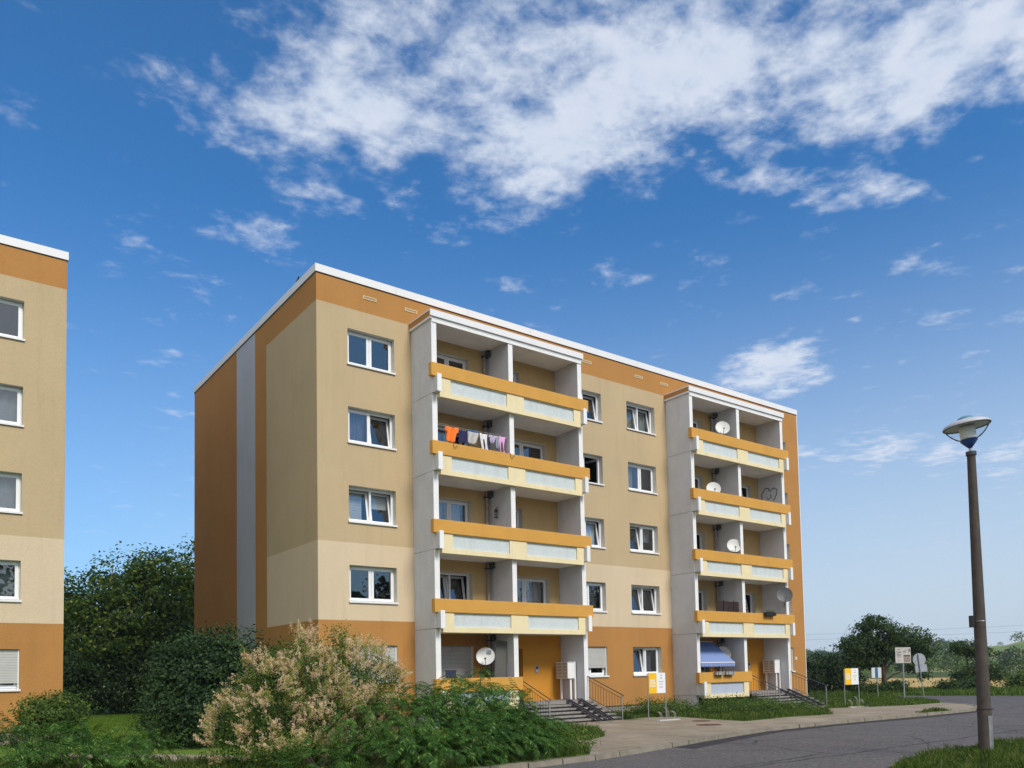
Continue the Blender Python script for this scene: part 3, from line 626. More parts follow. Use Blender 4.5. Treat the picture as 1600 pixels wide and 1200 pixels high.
# balcony towers
def zb_(k): return -1.16 + 2.8 * k
for bi, X0 in enumerate((X1, X2)):
    for k in range(5):
        bt = 2.8 * k - .135                 # top of the handrail beam of this level
        zlo, zhi = zb_(k), zb_(k + 1)
        fz = 2.8 * k - 1.10                 # floor level
        sl = MB()
        xr = X0 + 7.1 if k else X0 + 3.5
        sl.box(X0 + .21, xr - .21, -1.44, .0 - .002, fz - .17, fz, ceilp)
        Bk = sl.build('balcony', B)
        # side walls: per-storey panels with an open joint
        def wallp(xa, xb, dark=False):
            w = MB(); top = zhi - .014 if k < 4 else 12.72
            w.box(xa, xb, -1.45, -.003, zlo, top, whitew); return w
        for j, (xa, xb) in enumerate(((X0, X0 + .2), (X0 + 3.4, X0 + 3.6), (X0 + 6.9, X0 + 7.1))):
            ww = wallp(xa, xb)
            # front edge, slightly proud: same white paint, its stronger light put into the colour
            ww.box(xa - .004, xb + .004, -1.462, -1.44, (zlo if k or j else zlo) + .01, (zhi - .02 if k < 4 else 12.71), whitep)
            ww.build('side_wall', Bk)
        if k == 0:
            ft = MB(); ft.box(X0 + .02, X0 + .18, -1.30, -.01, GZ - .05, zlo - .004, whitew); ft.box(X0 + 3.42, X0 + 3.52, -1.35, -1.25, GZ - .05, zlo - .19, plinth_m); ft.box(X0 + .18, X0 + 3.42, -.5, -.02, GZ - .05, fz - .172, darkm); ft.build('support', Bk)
        bx1 = X0 + 7.26 if k else X0 + 3.64
        bm_ = MB(); bm_.box(X0 - .15, bx1, -1.68, -1.466, bt - .48, bt, beamm); bm_.build('handrail_beam', Bk, bevel=.012)
        # parapet frame with recessed panels
        pf = MB(); px0, px1 = X0 + .205, (X0 + 6.87 if k else X0 + 3.42); pz0, pz1 = bt - 1.18, bt - .484
        ops = [(X0 + .66, X0 + 3.17), (X0 + 3.97, X0 + 6.5)] if k else [(X0 + .66, X0 + 3.05)]
        o0, o1 = bt - 1.0, bt - .50
        xs = [px0] + [e for o in ops for e in o] + [px1]
        pf.box(px0, px1, -1.64, -1.50, pz0, o0, creamp)
        pf.box(px0, px1, -1.64, -1.50, o1, pz1, creamp)
        for i in range(0, len(xs), 2): pf.box(xs[i], xs[i + 1], -1.64, -1.50, o0, o1, creamp)
        pf.box(px0, px1, -1.499, -1.452, pz0 + .02, fz + .4 if k else pz1, creamp)
        pf.build('parapet_frame', Bk)
        for o in ops:
            pp = MB(); pp.box(o[0] + .001, o[1] - .001, -1.585, -1.505, o0 + .001, o1 - .001, panelm if k else panelb); pp.build('infill_panel', Bk)
        for ei, ex in enumerate((X0, X0 + 6.87) if k else (X0,)):
            e = MB(); e.box(ex, ex + .18, -1.80, -1.466, bt - 1.03, bt - .482, whitew); e.box(ex + .004, ex + .176, -1.82, -1.79, bt - 1.05, bt - .42, whitep); e.build('corbel', Bk)  # paler front plate has the light on that face put into its colour
        if k == 4:
            pass
    rt = MB(); rt.box(X0 - .08, X0 + 7.15, -1.50, .02 - .022, 12.73, 12.90, ceilp); rt.box(X0 - .06, X0 + 7.13, -1.48, -.004, 12.902, 13.0, orange)
    R_ = rt.build('balcony_roof', B)
    fa = MB(); fa.box(X0 - .09, X0 + 7.16, -1.56, -1.502, 12.81, 13.04, metalw); fa.box(X0 + .01, X0 + 7.09, -1.495, -1.455, 12.62, 12.728, whitep)
    fa.box(X0 - .09, X0 - .082, -1.50, -.01, 12.81, 12.995, orange); fa.box(X0 - .10, X0 - .06, -1.55, -.01, 12.998, 13.045, metalw); fa.build('fascia', R_)
    # drain pipe in the left loggia column
    dp = MB(); dp.tube([(X0 + 3.22, -.12, -1.1), (X0 + 3.22, -.12, 12.72)], .055, pipe_m, 10)
    for k in range(5):
        zc = 2.8 * k + 1.38; dp.tube([(X0 + 3.30, -.28, zc - .1), (X0 + 3.30, -.26, zc + .12)], .085, darkst, 10); dp.box(X0 + 3.1, X0 + 3.38, -.2, -.06, zc - .12, zc - .08, darkst)
    dp.build('drain_pipe', B, smooth=True)
# graffiti heart on the inner wall of the fourth-floor balcony, right tower
gp = [(-.24, 8.70), (-.23, 9.05), (-.46, 9.32), (-.64, 9.3), (-.73, 9.11), (-.96, 9.26), (-1.16, 9.15), (-1.13, 8.88), (-.94, 8.60)]; gp2 = [(-.53, 8.83), (-.62, 8.73), (-.81, 8.82), (-.75, 8.96)]
gm = MB()
for P in (gp, gp2): gm.tube([(X2 + 6.9 - .004, a, b) for a, b in P], .022, graf, 6)
# attach as a mark on that balcony
bal = [o for o in B.children if o.name.startswith('balcony') and not o.name.startswith('balcony_roof')]
gm.build('graffiti', bal[5 + 3], smooth=True)

# ------------------------------------------------------------------ left building
LX, LY = -6.97, 4.04
LBd = thing('apartment_building', 'apartment block cut off by the left edge of the photo, one window column in view', 'apartment building', (0, 0, 0))
lw = MB(); lh = []
lwx = [(LX - 3.03, LX - 1.2)]
for a, b in lwx:
    for k in range(5): lh.append((a, b, *wz(k)))
wall_grid(lw, [LX - 24, LX], [BOT, GB - .05, LB, OB, CB + .1], lh, LY, lambda x, z: orange if z > OB or z < GB - .05 else (lbeige if z < LB else beige))
lw.quad((LX, LY, BOT), (LX, LY + D, BOT), (LX, LY + D, CB + .1), (LX, LY, CB + .1), orange)
lw.quad((LX, LY + D, BOT), (LX - 24, LY + D, BOT), (LX - 24, LY + D, CB + .1), (LX, LY + D, CB + .1), beige)
lw.quad((LX - 24, LY + D, BOT), (LX - 24, LY, BOT), (LX - 24, LY, CB + .1), (LX - 24, LY + D, CB + .1), orange)
lw.build('wall', LBd)
rf = MB(); rf.box(LX - 23.7, LX - .3, LY + .3, LY + D - .3, CB - .1, CB + .12, roofm); rf.build('roof', LBd)
pl = MB(); pl.box(LX - 23.9, LX - .06, LY + .05, LY + D - .06, GZ - .1, BOT - .002, plinth_m); pl.build('plinth', LBd)
coping(LBd, LX - 24, LX, LY, LY + D)
for k, (l, r, cu, sh) in enumerate([('shut', 'shut', None, .88), ('shut', 'shut', [(Wg, 0, 1, 0, 1, 3)], 0), ('shut', 'shut', [(W4, .5, 1, 0, 1, 3)], 0), ('shut', 'shut', [(W4, .4, .97, 0, 1, 4)], 0), ('shut', 'shut', None, 0)]):
    window(LBd, *lwx[0], *wz(k), LY, l, r, cu, sh)

# ------------------------------------------------------------------ entrance stairs
def stairs(X0, label):
    t = thing('entrance_stairs', label, 'stairs', (X0 + 3.5, -1.46, GZ), 'entrance stairs of the block')
    # local frame: x from 0, y negative towards street, z from ground
    w = 3.72; dz = .125; nst = 6
    ld = MB(); ld.box(0, w, -.28, 1.44, .75 - .11, .75, stepm); ld.build('landing', t, bevel=.01)
    for i in range(1, nst):
        s = MB(); z = .75 - i * dz; y1 = -.28 - (i - 1) * .285
        s.box(0, w, y1 - .30, y1 + .03 - .002, z - .065, z, stepm); s.build('step', t, bevel=.008)
    r = MB()
    for i in range(nst):
        z = .75 - i * dz - (.11 if i == 0 else .065); y1 = -.25 - i * .285 + (.03 if i else 0)
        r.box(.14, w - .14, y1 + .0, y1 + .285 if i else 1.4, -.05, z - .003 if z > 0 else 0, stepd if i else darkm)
    r.build('stair_base', t)
    # side stringer dark mass seen from the left
    for sx, (yt, yb) in ((.2, (.15, -1.68)), (3.55, (-.05, -1.95))):
        rl = MB(); zt, zb = 1.68, .92 if sx < 1 else .97
        rl.tube([(sx, yt + .12, zt + .03), (sx, yt, zt), (sx, yb - .08, zb - .03)], .02, darkst, 8)
        R_ = rl.build('railing', t, smooth=True)
        ps = MB(); ps.tube([(sx, yt + .1, .75), (sx, yt + .1, zt)], .02, steel if sx < 1 else whitep, 8); ps.tube([(sx, yb, -.02), (sx, yb, zb)], .022, steel, 8); ps.build('post', R_)
        lo = MB(); lo.tube([(sx, yt, zt - .14), (sx, yb, zb - .14)], .011, darkst, 6); lo.tube([(sx, yt, .86), (sx, yb, .14)], .011, darkst, 6); lo.build('rail', R_)
        n = 12
        for i in range(n):
            f = (i + .5) / n; y = yt + (yb - yt) * f
            b = MB(); b.tube([(sx, y, .86 + (.14 - .86) * f), (sx, y, zt - .14 + (zb - zt) * f)], .0075, darkst, 5, False); b.build('baluster', R_)
    for rx in (2.25, 2.85):
        rp = MB(); a = Vector((rx, -.25, .80)); b = Vector((rx, -2.15, .03))
        d = (b - a); ang = math.atan2(d.z, -d.y); T = Matrix.Translation(a) @ Matrix.Rotation(-ang, 4, 'X').inverted().inverted()
        # channel built along its own slope
        u = d.normalized(); nrm = Vector((0, -u.z, u.y)); nrm = nrm if nrm.z > 0 else -nrm
        def bar(x0, x1, h0, h1):
            P = [a + Vector((x0 - rx, 0, 0)) + nrm * h0, a + Vector((x1 - rx, 0, 0)) + nrm * h0, a + Vector((x1 - rx, 0, 0)) + nrm * h1, a + Vector((x0 - rx, 0, 0)) + nrm * h1]
            n0 = len(rp.v); rp.v += [tuple(p) for p in P] + [tuple(p + d) for p in P]
            for f in ((0, 1, 2, 3), (7, 6, 5, 4), (0, 4, 5, 1), (1, 5, 6, 2), (2, 6, 7, 3), (3, 7, 4, 0)): rp.f.append(tuple(n0 + q for q in f)); rp.mi.append(rp.m(darkst))
        bar(rx - .08, rx + .08, 0, .012); bar(rx - .085, rx - .07, 0, .055); bar(rx + .07, rx + .085, 0, .055)
        rp.build('pram_ramp', t)
    return t
st1 = stairs(X1, 'concrete entrance steps with pram ramps beside the sumac bush')
dup(st1, (X2 + 3.5, -1.46, GZ), 'concrete entrance steps with pram ramps at the far end of the block, past the awning')

# ------------------------------------------------------------------ mailboxes
def mailbox(X0, label):
    t = thing('mailbox_unit', label, 'mailbox', (X0 + 6.9, -.25, -1.10), 'mailbox units at the entrances')
    b = MB(); b.box(-.46, -.05, -.72, .0, .85, 1.50, mailw); b.box(-.48, -.03, -.74, .02, 1.50, 1.52, mailw); b.build('cabinet', t)
    for i in range(2):
        for j in range(5):
            y0 = -.70 + i * .345; z0 = .87 + j * .124
            d = MB(); d.box(-.474, -.461, y0, y0 + .325, z0, z0 + .114, maild); d.box(-.478, -.473, y0 + .05, y0 + .24, z0 + .07, z0 + .088, black); d.box(-.482, -.473, y0 + .27, y0 + .29, z0 + .04, z0 + .06, chrome); d.build('mailbox_door', t)
    for y in (-.66, -.08):
        l = MB(); l.box(-.30, -.22, y, y + .05, 0, .85, mailw); l.build('leg', t)
    l = MB(); l.box(-.12, -.05, -.735, -.68, 0, 1.50, mailw); l.build('back_post', t)
    return t
mb1 = mailbox(X1, 'white mailbox unit with beige doors by the entrance nearest the sumac bush')
dup(mb1, (X2 + 6.9, -.25, -1.10), 'white mailbox unit with beige doors by the far entrance, right of the blue awning')

# ------------------------------------------------------------------ info signs + bike racks
def info_sign(x, y, label):
    t = thing('info_board', label, 'sign', (x, y, GZ), 'yellow and white info boards')
    p = MB(); p.box(.06, .48, -.012, .012, 1.02, 1.78, yell); p.box(.48, .95, -.012, .012, 1.02, 1.78, signw)
    P = p.build('board', t)
    l = MB()
    for i, (w, z) in enumerate(((.26, 1.50), (.32, 1.40), (.30, 1.30))):
        n = 5 if i else 4
        for q in range(n):
            xx = .27 - w / 2 + q * w / n; l.box(xx, xx + w / n * .72, -.016, -.011, z - .035, z + .03, signw)
            l.box(xx + w / n * .22, xx + w / n * .5, -.0165, -.0155, z - .012, z + .008, yell)
    for q in range(3): l.box(.68 + q * .035, .70 + q * .035, -.016, -.011, 1.66 + (q % 2) * .02, 1.70 + (q % 2) * .02, steel)
    l.box(.66, .78, -.016, -.011, 1.575, 1.595, ink)
    for q in range(7): l.box(.57 + q * .043, .60 + q * .043, -.016, -.011, 1.445, 1.458, ink)
    for z, w in ((1.39, .2), (1.36, .24), (1.33, .18)): l.box(.71 - w / 2, .71 + w / 2, -.016, -.011, z, z + .01, sgrey)
    for z, w in ((1.26, .16), (1.22, .2)): l.box(.71 - w / 2, .71 + w / 2, -.016, -.011, z, z + .012, inkr)
    l.build('lettering', P)
    for xx, ln in ((0.03, 1.75), (.98, 1.72)):
        s = MB(); s.tube([(xx, 0.02, -.05), (xx, .02, ln)], .018, steel, 8); s.build('post', t, smooth=True)
    return t
s1 = info_sign(10.85, -4.67, 'yellow and white board on two posts below the window between the balcony towers')
dup(s1, (23.85, -4.75, GZ), 'yellow and white board on two posts right of the far stairs, near the road junction', rad(-10))
def bike_rack(x, y, label):
    t = thing('bicycle_rack', label, 'bike rack', (x, y, GZ), 'bicycle racks')
    b = MB(); b.box(-.05, 1.05, -.12, .12, 0, .035, sgrey); b.build('base', t, bevel=.005)
    for i, (px, h) in enumerate(((.12, .34), (.48, .48), (.86, .34))):
        for dx in (0, .07):
            hb = MB(); pts = [(px + dx, .0, .0), (px + dx, .0, h * .45)] + [(px + dx - .18 * (1 - math.cos(a)), -.0, h * .45 + (h * .55) * math.sin(a)) for a in [j * math.pi / 2 / 6 for j in range(1, 7)]]
            hb.tube(pts, .012, chrome, 6); hb.build('wheel_hoop', t, smooth=True)
    return t
br1 = bike_rack(11.1, -4.95, 'small steel bicycle rack below the nearer yellow and white board')
dup(br1, (23.2, -5.35, GZ), 'small steel bicycle rack below the farther yellow and white board', rad(-12))

# ------------------------------------------------------------------ road signs
def circle_plate(mb, c, r, y0, y1, mt, n=28):
    n0 = len(mb.v)
    for y in (y0, y1):
        for i in range(n): a = 2 * math.pi * i / n; mb.v.append((c[0] + r * math.cos(a), y, c[1] + r * math.sin(a)))
    mb.f.append(tuple(n0 + i for i in range(n))); mb.f.append(tuple(n0 + n + i for i in reversed(range(n))))
    for i in range(n): mb.f.append((n0 + i, n0 + n + i, n0 + n + (i + 1) % n, n0 + (i + 1) % n))
    mb.mi += [mb.m(mt)] * (n + 2)
t = thing('road_sign', 'small blue and white square sign on a thin post left of the tree trunk', 'road sign', (34.6, -.38, GZ), None, rad(-48))
s = MB(); s.tube([(0, .02, 0), (0, .02, 1.5)], .03, steel, 8); s.build('post', t, smooth=True)
s = MB(); s.box(-.30, .24, -.02, .0, 1.17, 1.77, signw); pq = s.build('plate', t); s = MB(); s.box(-.11, .05, -.024, -.019, 1.18, 1.76, signb); s.build('stripe', pq)
t = thing('road_sign', 'tall rectangular white board with text and picture on a grey post', 'road sign', (32.47, -3.11, GZ), None, rad(-38))
s = MB(); s.tube([(0, .03, 0), (0, .03, 2.85)], .038, steel, 10); s.build('post', t, smooth=True)
s = MB(); s.box(-.42, .42, -.02, .0, 2.0, 2.86, sgrey); pq = s.build('plate', t)
s = MB()
for z, w in ((2.72, .2), (2.60, .24), (2.56, .22), (2.46, .24), (2.42, .24), (2.33, .2), (2.12, .12)): s.box(-.22 - w / 2, -.22 + w / 2, -.024, -.019, z, z + .022, ink)
pc_ = MB(); pc_.box(.02, .38, -.024, -.019, 2.36, 2.44, ink); pc_.box(.03, .38, -.024, -.019, 2.05, 2.3595, mat('sign_picture_brown', (.28, .22, .19), .6)); pc_.build('picture', pq)
for x, z, w, h in ((.02, 2.58, .05, .07), (.08, 2.62, .04, .05), (.14, 2.56, .03, .09), (.30, 2.55, .02, .2), (.34, 2.6, .04, .18), (.12, 2.72, .06, .02)): s.box(x, x + w, -.024, -.019, z, z + h, ink)
s.build('lettering', pq)
t = thing('road_sign', 'leaning post with round and square sign plates seen from behind', 'road sign', (34.48, -3.17, GZ), None, rad(-38))
t.rotation_euler = (0, rad(-5.5), rad(-38))
s = MB(); s.tube([(0, 0, 0), (0, 0, 2.5)], .03, steel, 8); s.build('post', t, smooth=True)
s = MB(); circle_plate(s, (.05, 2.18), .36, .03, .045, signg); s.build('round_plate', t)
s = MB(); s.box(-.25, .42, .03, .045, 1.47, 1.88, signg); s.build('square_plate', t, bevel=.01)

# ------------------------------------------------------------------ street lamp
t = thing('street_lamp', 'concrete street lamp with a tilted saucer head and blue cone, by the right edge', 'street lamp', (7.19, -18.04, RZ + .05))
base = 0.0; H = 4.56 - (RZ + .05)
s = MB(); s.tube([(0, 0, -.1), (0, 0, .95), (0, 0, .952), (0, 0, H * .5), (0, 0, H)], [.142, .136, .132, .113, .083], polem, 20); s.build('pole', t, smooth=True)
s = MB(); s.tube([(0, 0, .94), (0, 0, .965)], .139, black, 20); s.tube([(0, 0, H - .06), (0, 0, H + .02)], .105, darkst, 20); s.build('collar', t, smooth=True)
s = MB(); n0 = 10
pts = []
for i in range(n0 + 1):
    a = rad(-128) + rad(80) * i / n0; pts.append((.145 * math.cos(a), .145 * math.sin(a)))
for (a, b) in zip(pts, pts[1:]): s.quad((a[0], a[1], .0), (b[0], b[1], .0), (b[0], b[1], .82), (a[0], a[1], .82), steel)
s.build('guard_plate', t, smooth=True)
s = MB(); s.box(-.21, -.115, -.04, .04, 2.70, 2.95, black, Matrix.Rotation(rad(-37), 4, 'Z')); s.tube([(.12 * math.cos(a), .12 * math.sin(a), 2.83) for a in [i * math.pi / 8 for i in range(17)]], .006, steel, 5); s.build('junction_box', t)
Tl = Matrix.Translation((0, 0, H)) @ Matrix.Rotation(rad(6.5), 4, Vector((.61, .79, 0)).normalized() * -1)
s = MB(); s.tube([Tl @ Vector((0, 0, 0)), Tl @ Vector((0, 0, .14))], .03, steel, 10); s.build('neck', t, smooth=True)
s = MB(); s.lathe([(.0, .09), (.035, .10), (.165, .25), (.175, .285), (.17, .29), (.0, .29)], bluep, Tl, 32); s.build('cone', t, smooth=True)
s = MB(); s.lathe([(.17, .288), (.25, .33), (.34, .41), (.41, .50), (.455, .60)], clearm, Tl, 40); s.build('clear_bowl', t, smooth=True)
s = MB(); s.lathe([(.16, .30), (.16, .56), (.14, .57)], lampin, Tl, 24)
for a in range(3): s.box(-.01, .01, -.15, -.13, .28, .5, darkst, Tl @ Matrix.Rotation(a * 2.1, 4, 'Z'))
s.build('lamp_holder', t, smooth=True)
s = MB(); s.lathe([(.0, .60), (.20, .60), (.36, .585), (.44, .575)], lampin, Tl, 40); s.build('reflector', t, smooth=True)
s = MB(); s.lathe([(.455, .565), (.475, .58), (.474, .60), (.44, .64), (.34, .69), (.20, .725), (.16, .73)], lampw, Tl, 40); s.build('canopy', t, smooth=True)
s = MB(); s.lathe([(.465, .562), (.47, .57), (.455, .575), (.43, .57)], darkst, Tl, 40); s.build('rim', t, smooth=True)
s = MB(); s.lathe([(.17, .725), (.155, .765), (.10, .795), (.0, .81)], tealp, Tl, 32); s.build('top_cap', t, smooth=True)

# ------------------------------------------------------------------ satellite dishes
def dish(c, r, mt, label, name='satellite_dish', yaw=rad(-38), tilt=20, logo=None, wall=None):
    """c = centre of the dish; faces -y, turned by yaw"""
    t = thing(name, label, 'satellite dish', c, 'satellite dishes on the balconies', yaw)
    T = Matrix.Rotation(rad(90 - tilt), 4, 'X')
    s = MB(); prof = [(0, .0)] + [(r * q, .18 * r * q * q) for q in (.25, .5, .75, .9, 1.0)] + [(r * 1.02, .18 * r + .004), (r * 1.0, .18 * r - .012)] + [(r * q, .18 * r * q * q - .012) for q in (.75, .5, .25)] + [(0, -.012)]
    s.lathe([(a, b) for a, b in prof], mt, T, 36); dd = s.build('dish', t, smooth=True)
    if logo:
        l = MB()
        for q in range(4): l.box(r * (.05 + q * .14), r * (.12 + q * .14), r * .30, r * .78, .075 * r + .045 * r * q / 2, .10 * r + .06 * r * q / 2, logo, T @ Matrix.Rotation(rad(-8), 4, 'Z') @ Matrix.Shear('XY', 4, (0, 0)))
        l.build('emblem', dd)
    a = MB(); low = T @ Vector((0, -r * .98, .19 * r)); foc = T @ Vector((0, -r * .55, .85 * r)); a.tube([low, foc], .012, darkst, 6); a.build('arm', t)
    f = MB(); d = (T @ Vector((0, 0, 0)) - foc).normalized(); f.tube([foc, foc + d * .06], .035, mt if mt is dishg else black, 12); f.tube([foc + d * .06, foc + d * .1], .025, dishw, 12); f.build('feed_horn', t, smooth=True)
    mst = MB(); bk = T @ Vector((0, 0, -.03)); mst.tube([bk, bk + Vector((0, .14, -.03)), bk + Vector((0, .14, -r - .22))], .018, darkst, 8); mst.build('mast', t)
    return t
navy = mat('dish_emblem_blue', (.10, .12, .22), .6)
dish((6.12, -1.0, .64), .34, dishw, 'white satellite dish with blue emblem on the ground floor balcony beside the sumac', logo=navy)
dish((X2 + 2.72, -1.15, 11.62), .34, dishw, 'white satellite dish on the top balcony of the far tower', tilt=16)
dish((X2 + 2.08, -1.0, 8.60), .34, dishw, 'white satellite dish half hidden behind the balcony beam, level with the graffiti heart', tilt=20)
dish((X2 + 3.22, -1.2, 5.92), .34, dishw, 'white satellite dish on the third storey balcony against the middle divider', tilt=16)
dish((X2 + 6.35, -1.75, 3.62), .38, dishg, 'dark grey satellite dish at the right end of the second storey balcony', tilt=12, yaw=rad(-45))
dish((X2 + 3.05, -.45, .72), .37, dishw, 'pale satellite dish behind the blue awning', tilt=16)

# ------------------------------------------------------------------ washing on the line (4th storey, near tower)
def cloth(name, label, mt, x0, x1, ztop, zbot, y, kind='rect', cat='clothing', seedv=0):
    rnd = random.Random(seedv); nx, nz = 14, 12; mb = MB(); ph = rnd.uniform(0, 6)
    def P(i, j):
        u = i / nx; v = j / nz; w = x1 - x0
        if kind == 'shirt': half = .5 if v < .35 else .36 + .03 * v
        elif kind == 'trousers': half = .42 - .06 * v
        elif kind == 'shorts': half = .45 + .05 * v
        else: half = .5
        x = x0 + w * (.5 + (u - .5) * 2 * half) + .02 * math.sin(v * 4 + ph)
        z = ztop + (zbot - ztop) * v - .02 * math.sin(u * math.pi) * (1 - v) + .02 * v * math.sin(u * 9 + ph)
        return (x, y + .05 * math.sin(u * 11 + ph + v * 2) * (.3 + v) + .022 * math.sin(u * 23 + v * 5), z + .035 * v * math.sin(u * 14 + ph * 2))
    for i in range(nx):
        for j in range(nz):
            u = (i + .5) / nx; v = (j + .5) / nz
            if kind in ('trousers',) and abs(u - .5) < .12 * v and v > .25: continue
            if kind == 'shorts' and abs(u - .5) < .08 and v > .5: continue
            mb.quad(P(i, j + 1), P(i + 1, j + 1), P(i + 1, j), P(i, j), mt)
    o = mb.build(name, None, smooth=True); bm = bmesh.new(); bm.from_mesh(o.data); bmesh.ops.remove_doubles(bm, verts=bm.verts, dist=1e-4); bm.to_mesh(o.data); bm.free()
    sd_ = o.modifiers.new('thick', 'SOLIDIFY'); sd_.thickness = .006
    tag(o, label, cat, 'washing hung on the balcony'); return o
cm = lambda n, c: mat(n, c, .9, .1, 12)
zl = 9.03   # back line; front line falls lower to the left
cl = MB(); cl.tube([(3.92, -1.30, 8.98), (5.5, -1.30, 8.93), (7.08, -1.30, 8.99)], .006, sgrey, 5); cl.tube([(3.92, -1.0, 9.16), (5.5, -1.0, 9.10), (7.08, -1.0, 9.16)], .006, sgrey, 5)
tag(cl.build('clothes_line'), 'thin double washing line stretched across the fourth storey balcony', 'clothes line')
cloth('hanging_shirt', 'bright orange shirt hanging leftmost on the washing line', cm('cloth_orange', (.85, .20, .03)), 4.30, 4.85, 8.99, 8.42, -1.31, 'shirt', seedv=1)
cloth('hanging_shirt', 'navy shirt hanging right beside the orange shirt', cm('cloth_navy', (.03, .03, .10)), 4.88, 5.24, 8.95, 8.45, -1.31, 'rect', seedv=2)
cloth('hanging_cloth', 'pale printed cloth hanging between the navy shirt and the dark blue shorts', cm('cloth_pale_print', (.48, .46, .45)), 5.27, 5.72, 8.94, 8.50, -1.33, 'rect', seedv=3)
cloth('hanging_towel', 'mid blue towel hanging above the pale printed cloth', cm('cloth_blue', (.04, .13, .30)), 5.50, 5.90, 9.14, 8.78, -1.01, 'rect', 'towel', seedv=4)
cloth('hanging_trousers', 'white long trousers hanging in the middle of the washing line', cm('cloth_white', (.72, .72, .74)), 5.80, 6.20, 8.97, 8.28, -1.31, 'trousers', seedv=5)
cloth('hanging_shorts', 'dark blue shorts hanging behind the white trousers', cm('cloth_darkblue', (.03, .06, .17)), 5.92, 6.24, 8.86, 8.35, -1.22, 'shorts', seedv=6)
cloth('hanging_shirt', 'pale lilac striped top hanging right of the white trousers', cm('cloth_lilac', (.45, .40, .55)), 6.22, 6.60, 8.98, 8.68, -1.31, 'shirt', seedv=7)
cloth('hanging_cloth', 'narrow grey garment hanging between the lilac top and the pink trousers', cm('cloth_grey', (.32, .34, .40)), 6.55, 6.70, 8.98, 8.50, -1.30, 'rect', seedv=8)
cloth('hanging_trousers', 'pink trousers hanging rightmost on the washing line', cm('cloth_pink', (.72, .40, .68)), 6.66, 7.02, 9.0, 8.33, -1.31, 'trousers', seedv=9)
for i, (x, lb) in enumerate(((4.42, 'small wire hook over the ochre beam below the orange shirt'), (6.95, 'small wire hook over the ochre beam near the middle divider, below the pink trousers'))):
    h = MB(); h.tube([(x, -1.60, 8.27), (x, -1.695, 8.275), (x, -1.70, 8.13), (x + .02, -1.72, 8.10), (x + .12, -1.74, 8.15), (x + .14, -1.72, 8.22)], .009, darkst, 6)
    tag(h.build('wire_hook', None, smooth=True), lb, 'hook', 'wire hooks on the balcony beam')

# ------------------------------------------------------------------ awning on the far tower
t = thing('awning', 'blue striped awning with scalloped edge over the ground floor balcony', 'awning', (X2 + .25, -.02, 1.05))
def awn_mat():
    mt, N, L_, P, O = nodes_of('awning_fabric'); g = N.new('ShaderNodeNewGeometry'); sp = N.new('ShaderNodeSeparateXYZ'); L_.new(g.outputs['Position'], sp.inputs[0])
    a = N.new('ShaderNodeMath'); a.operation = 'MULTIPLY'; L_.new(sp.outputs[0], a.inputs[0]); a.inputs[1].default_value = 42; b = N.new('ShaderNodeMath'); b.operation = 'SINE'; L_.new(a.outputs[0], b.inputs[0])
    L_.new(rgbmix(N, L_, mapr(N, L_, b.outputs[0], -.3, .3, 0, 1), (.14, .22, .46), (.23, .31, .56)), P.inputs['Base Color']); P.inputs['Roughness'].default_value = .85; return mt
aw = awn_mat(); s = MB(); n = 24; x0a, x1a = .02, 2.45
ya, za, yb, zb = -.1, .28, -1.40, -.74
s.quad((x0a, yb, zb), (x1a, yb, zb), (x1a, ya, za), (x0a, ya, za), aw)
s.quad((x0a, ya, za + .006), (x1a, ya, za + .006), (x1a, yb, zb + .006), (x0a, yb, zb + .006), aw); s.build('fabric', t)
s = MB()
for i in range(n):
    a = x0a + (x1a - x0a) * i / n; b = x0a + (x1a - x0a) * (i + 1) / n; q = 5
    for j in range(q):
        u0, u1 = j / q, (j + 1) / q; h0 = .15 + .05 * math.sin(math.pi * u0); h1 = .15 + .05 * math.sin(math.pi * u1); xa = a + (b - a) * u0; xb = a + (b - a) * u1
        s.quad((xa, yb - .012, zb - h0), (xb, yb - .012, zb - h1), (xb, yb - .012, zb + .01), (xa, yb - .012, zb + .01), aw)
s.build('valance', t)
s = MB(); s.tube([(x0a, yb, zb), (x1a, yb, zb)], .02, whitep, 8); s.tube([(x0a, ya, za), (x1a, ya, za)], .035, whitep, 8)
for x in (x0a + .1, x1a - .1): s.tube([(x, ya + .02, zb + .05), (x, yb, zb)], .012, whitep, 6)
s.build('awning_frame', t)

# ------------------------------------------------------------------ small balcony things
def planter(c, w, label, mt, plant=None, n=40):
    t = thing('flower_box', label, 'flower box', c, 'flower boxes on the balcony beams')
    s = MB(); s.box(0, w, -.16, .0, -.16, .0, mt); s.box(-.01, w + .01, -.17, .01, -.015, .004, mt); s.build('box', t, bevel=.008)
    s = MB()
    for x in (w * .2, w * .75): s.tube([(x, .03, .0), (x, -.175, .01), (x, -.18, -.17), (x, 0, -.19)], .008, black, 5)
    s.build('bracket', t)
    if plant:
        rng = np.random.default_rng(3); N_ = n * 12; c0 = np.stack([rng.uniform(.02, w - .02, N_), rng.uniform(-.15, 0, N_), rng.uniform(0, .12, N_)], 1)
        leaf_obj('plants', c0, rng.normal(size=(N_, 3)), rng.uniform(.015, .03, N_), .5, [plant], parent=t, rng=rng)
    return t
def leaf_quads(Pc, Nn, size, aspect, rng, axis=None):
    Nn = Nn / (np.linalg.norm(Nn, axis=1, keepdims=True) + 1e-9)
    a = rng.normal(size=Nn.shape) if axis is None else axis
    u = a - Nn * (a * Nn).sum(1, keepdims=True); u /= (np.linalg.norm(u, axis=1, keepdims=True) + 1e-9); v = np.cross(Nn, u)
    s = size[:, None]
    V = np.stack([Pc - u * s, Pc - v * s * aspect, Pc + u * s, Pc + v * s * aspect], 1)
    return V.reshape(-1, 3)
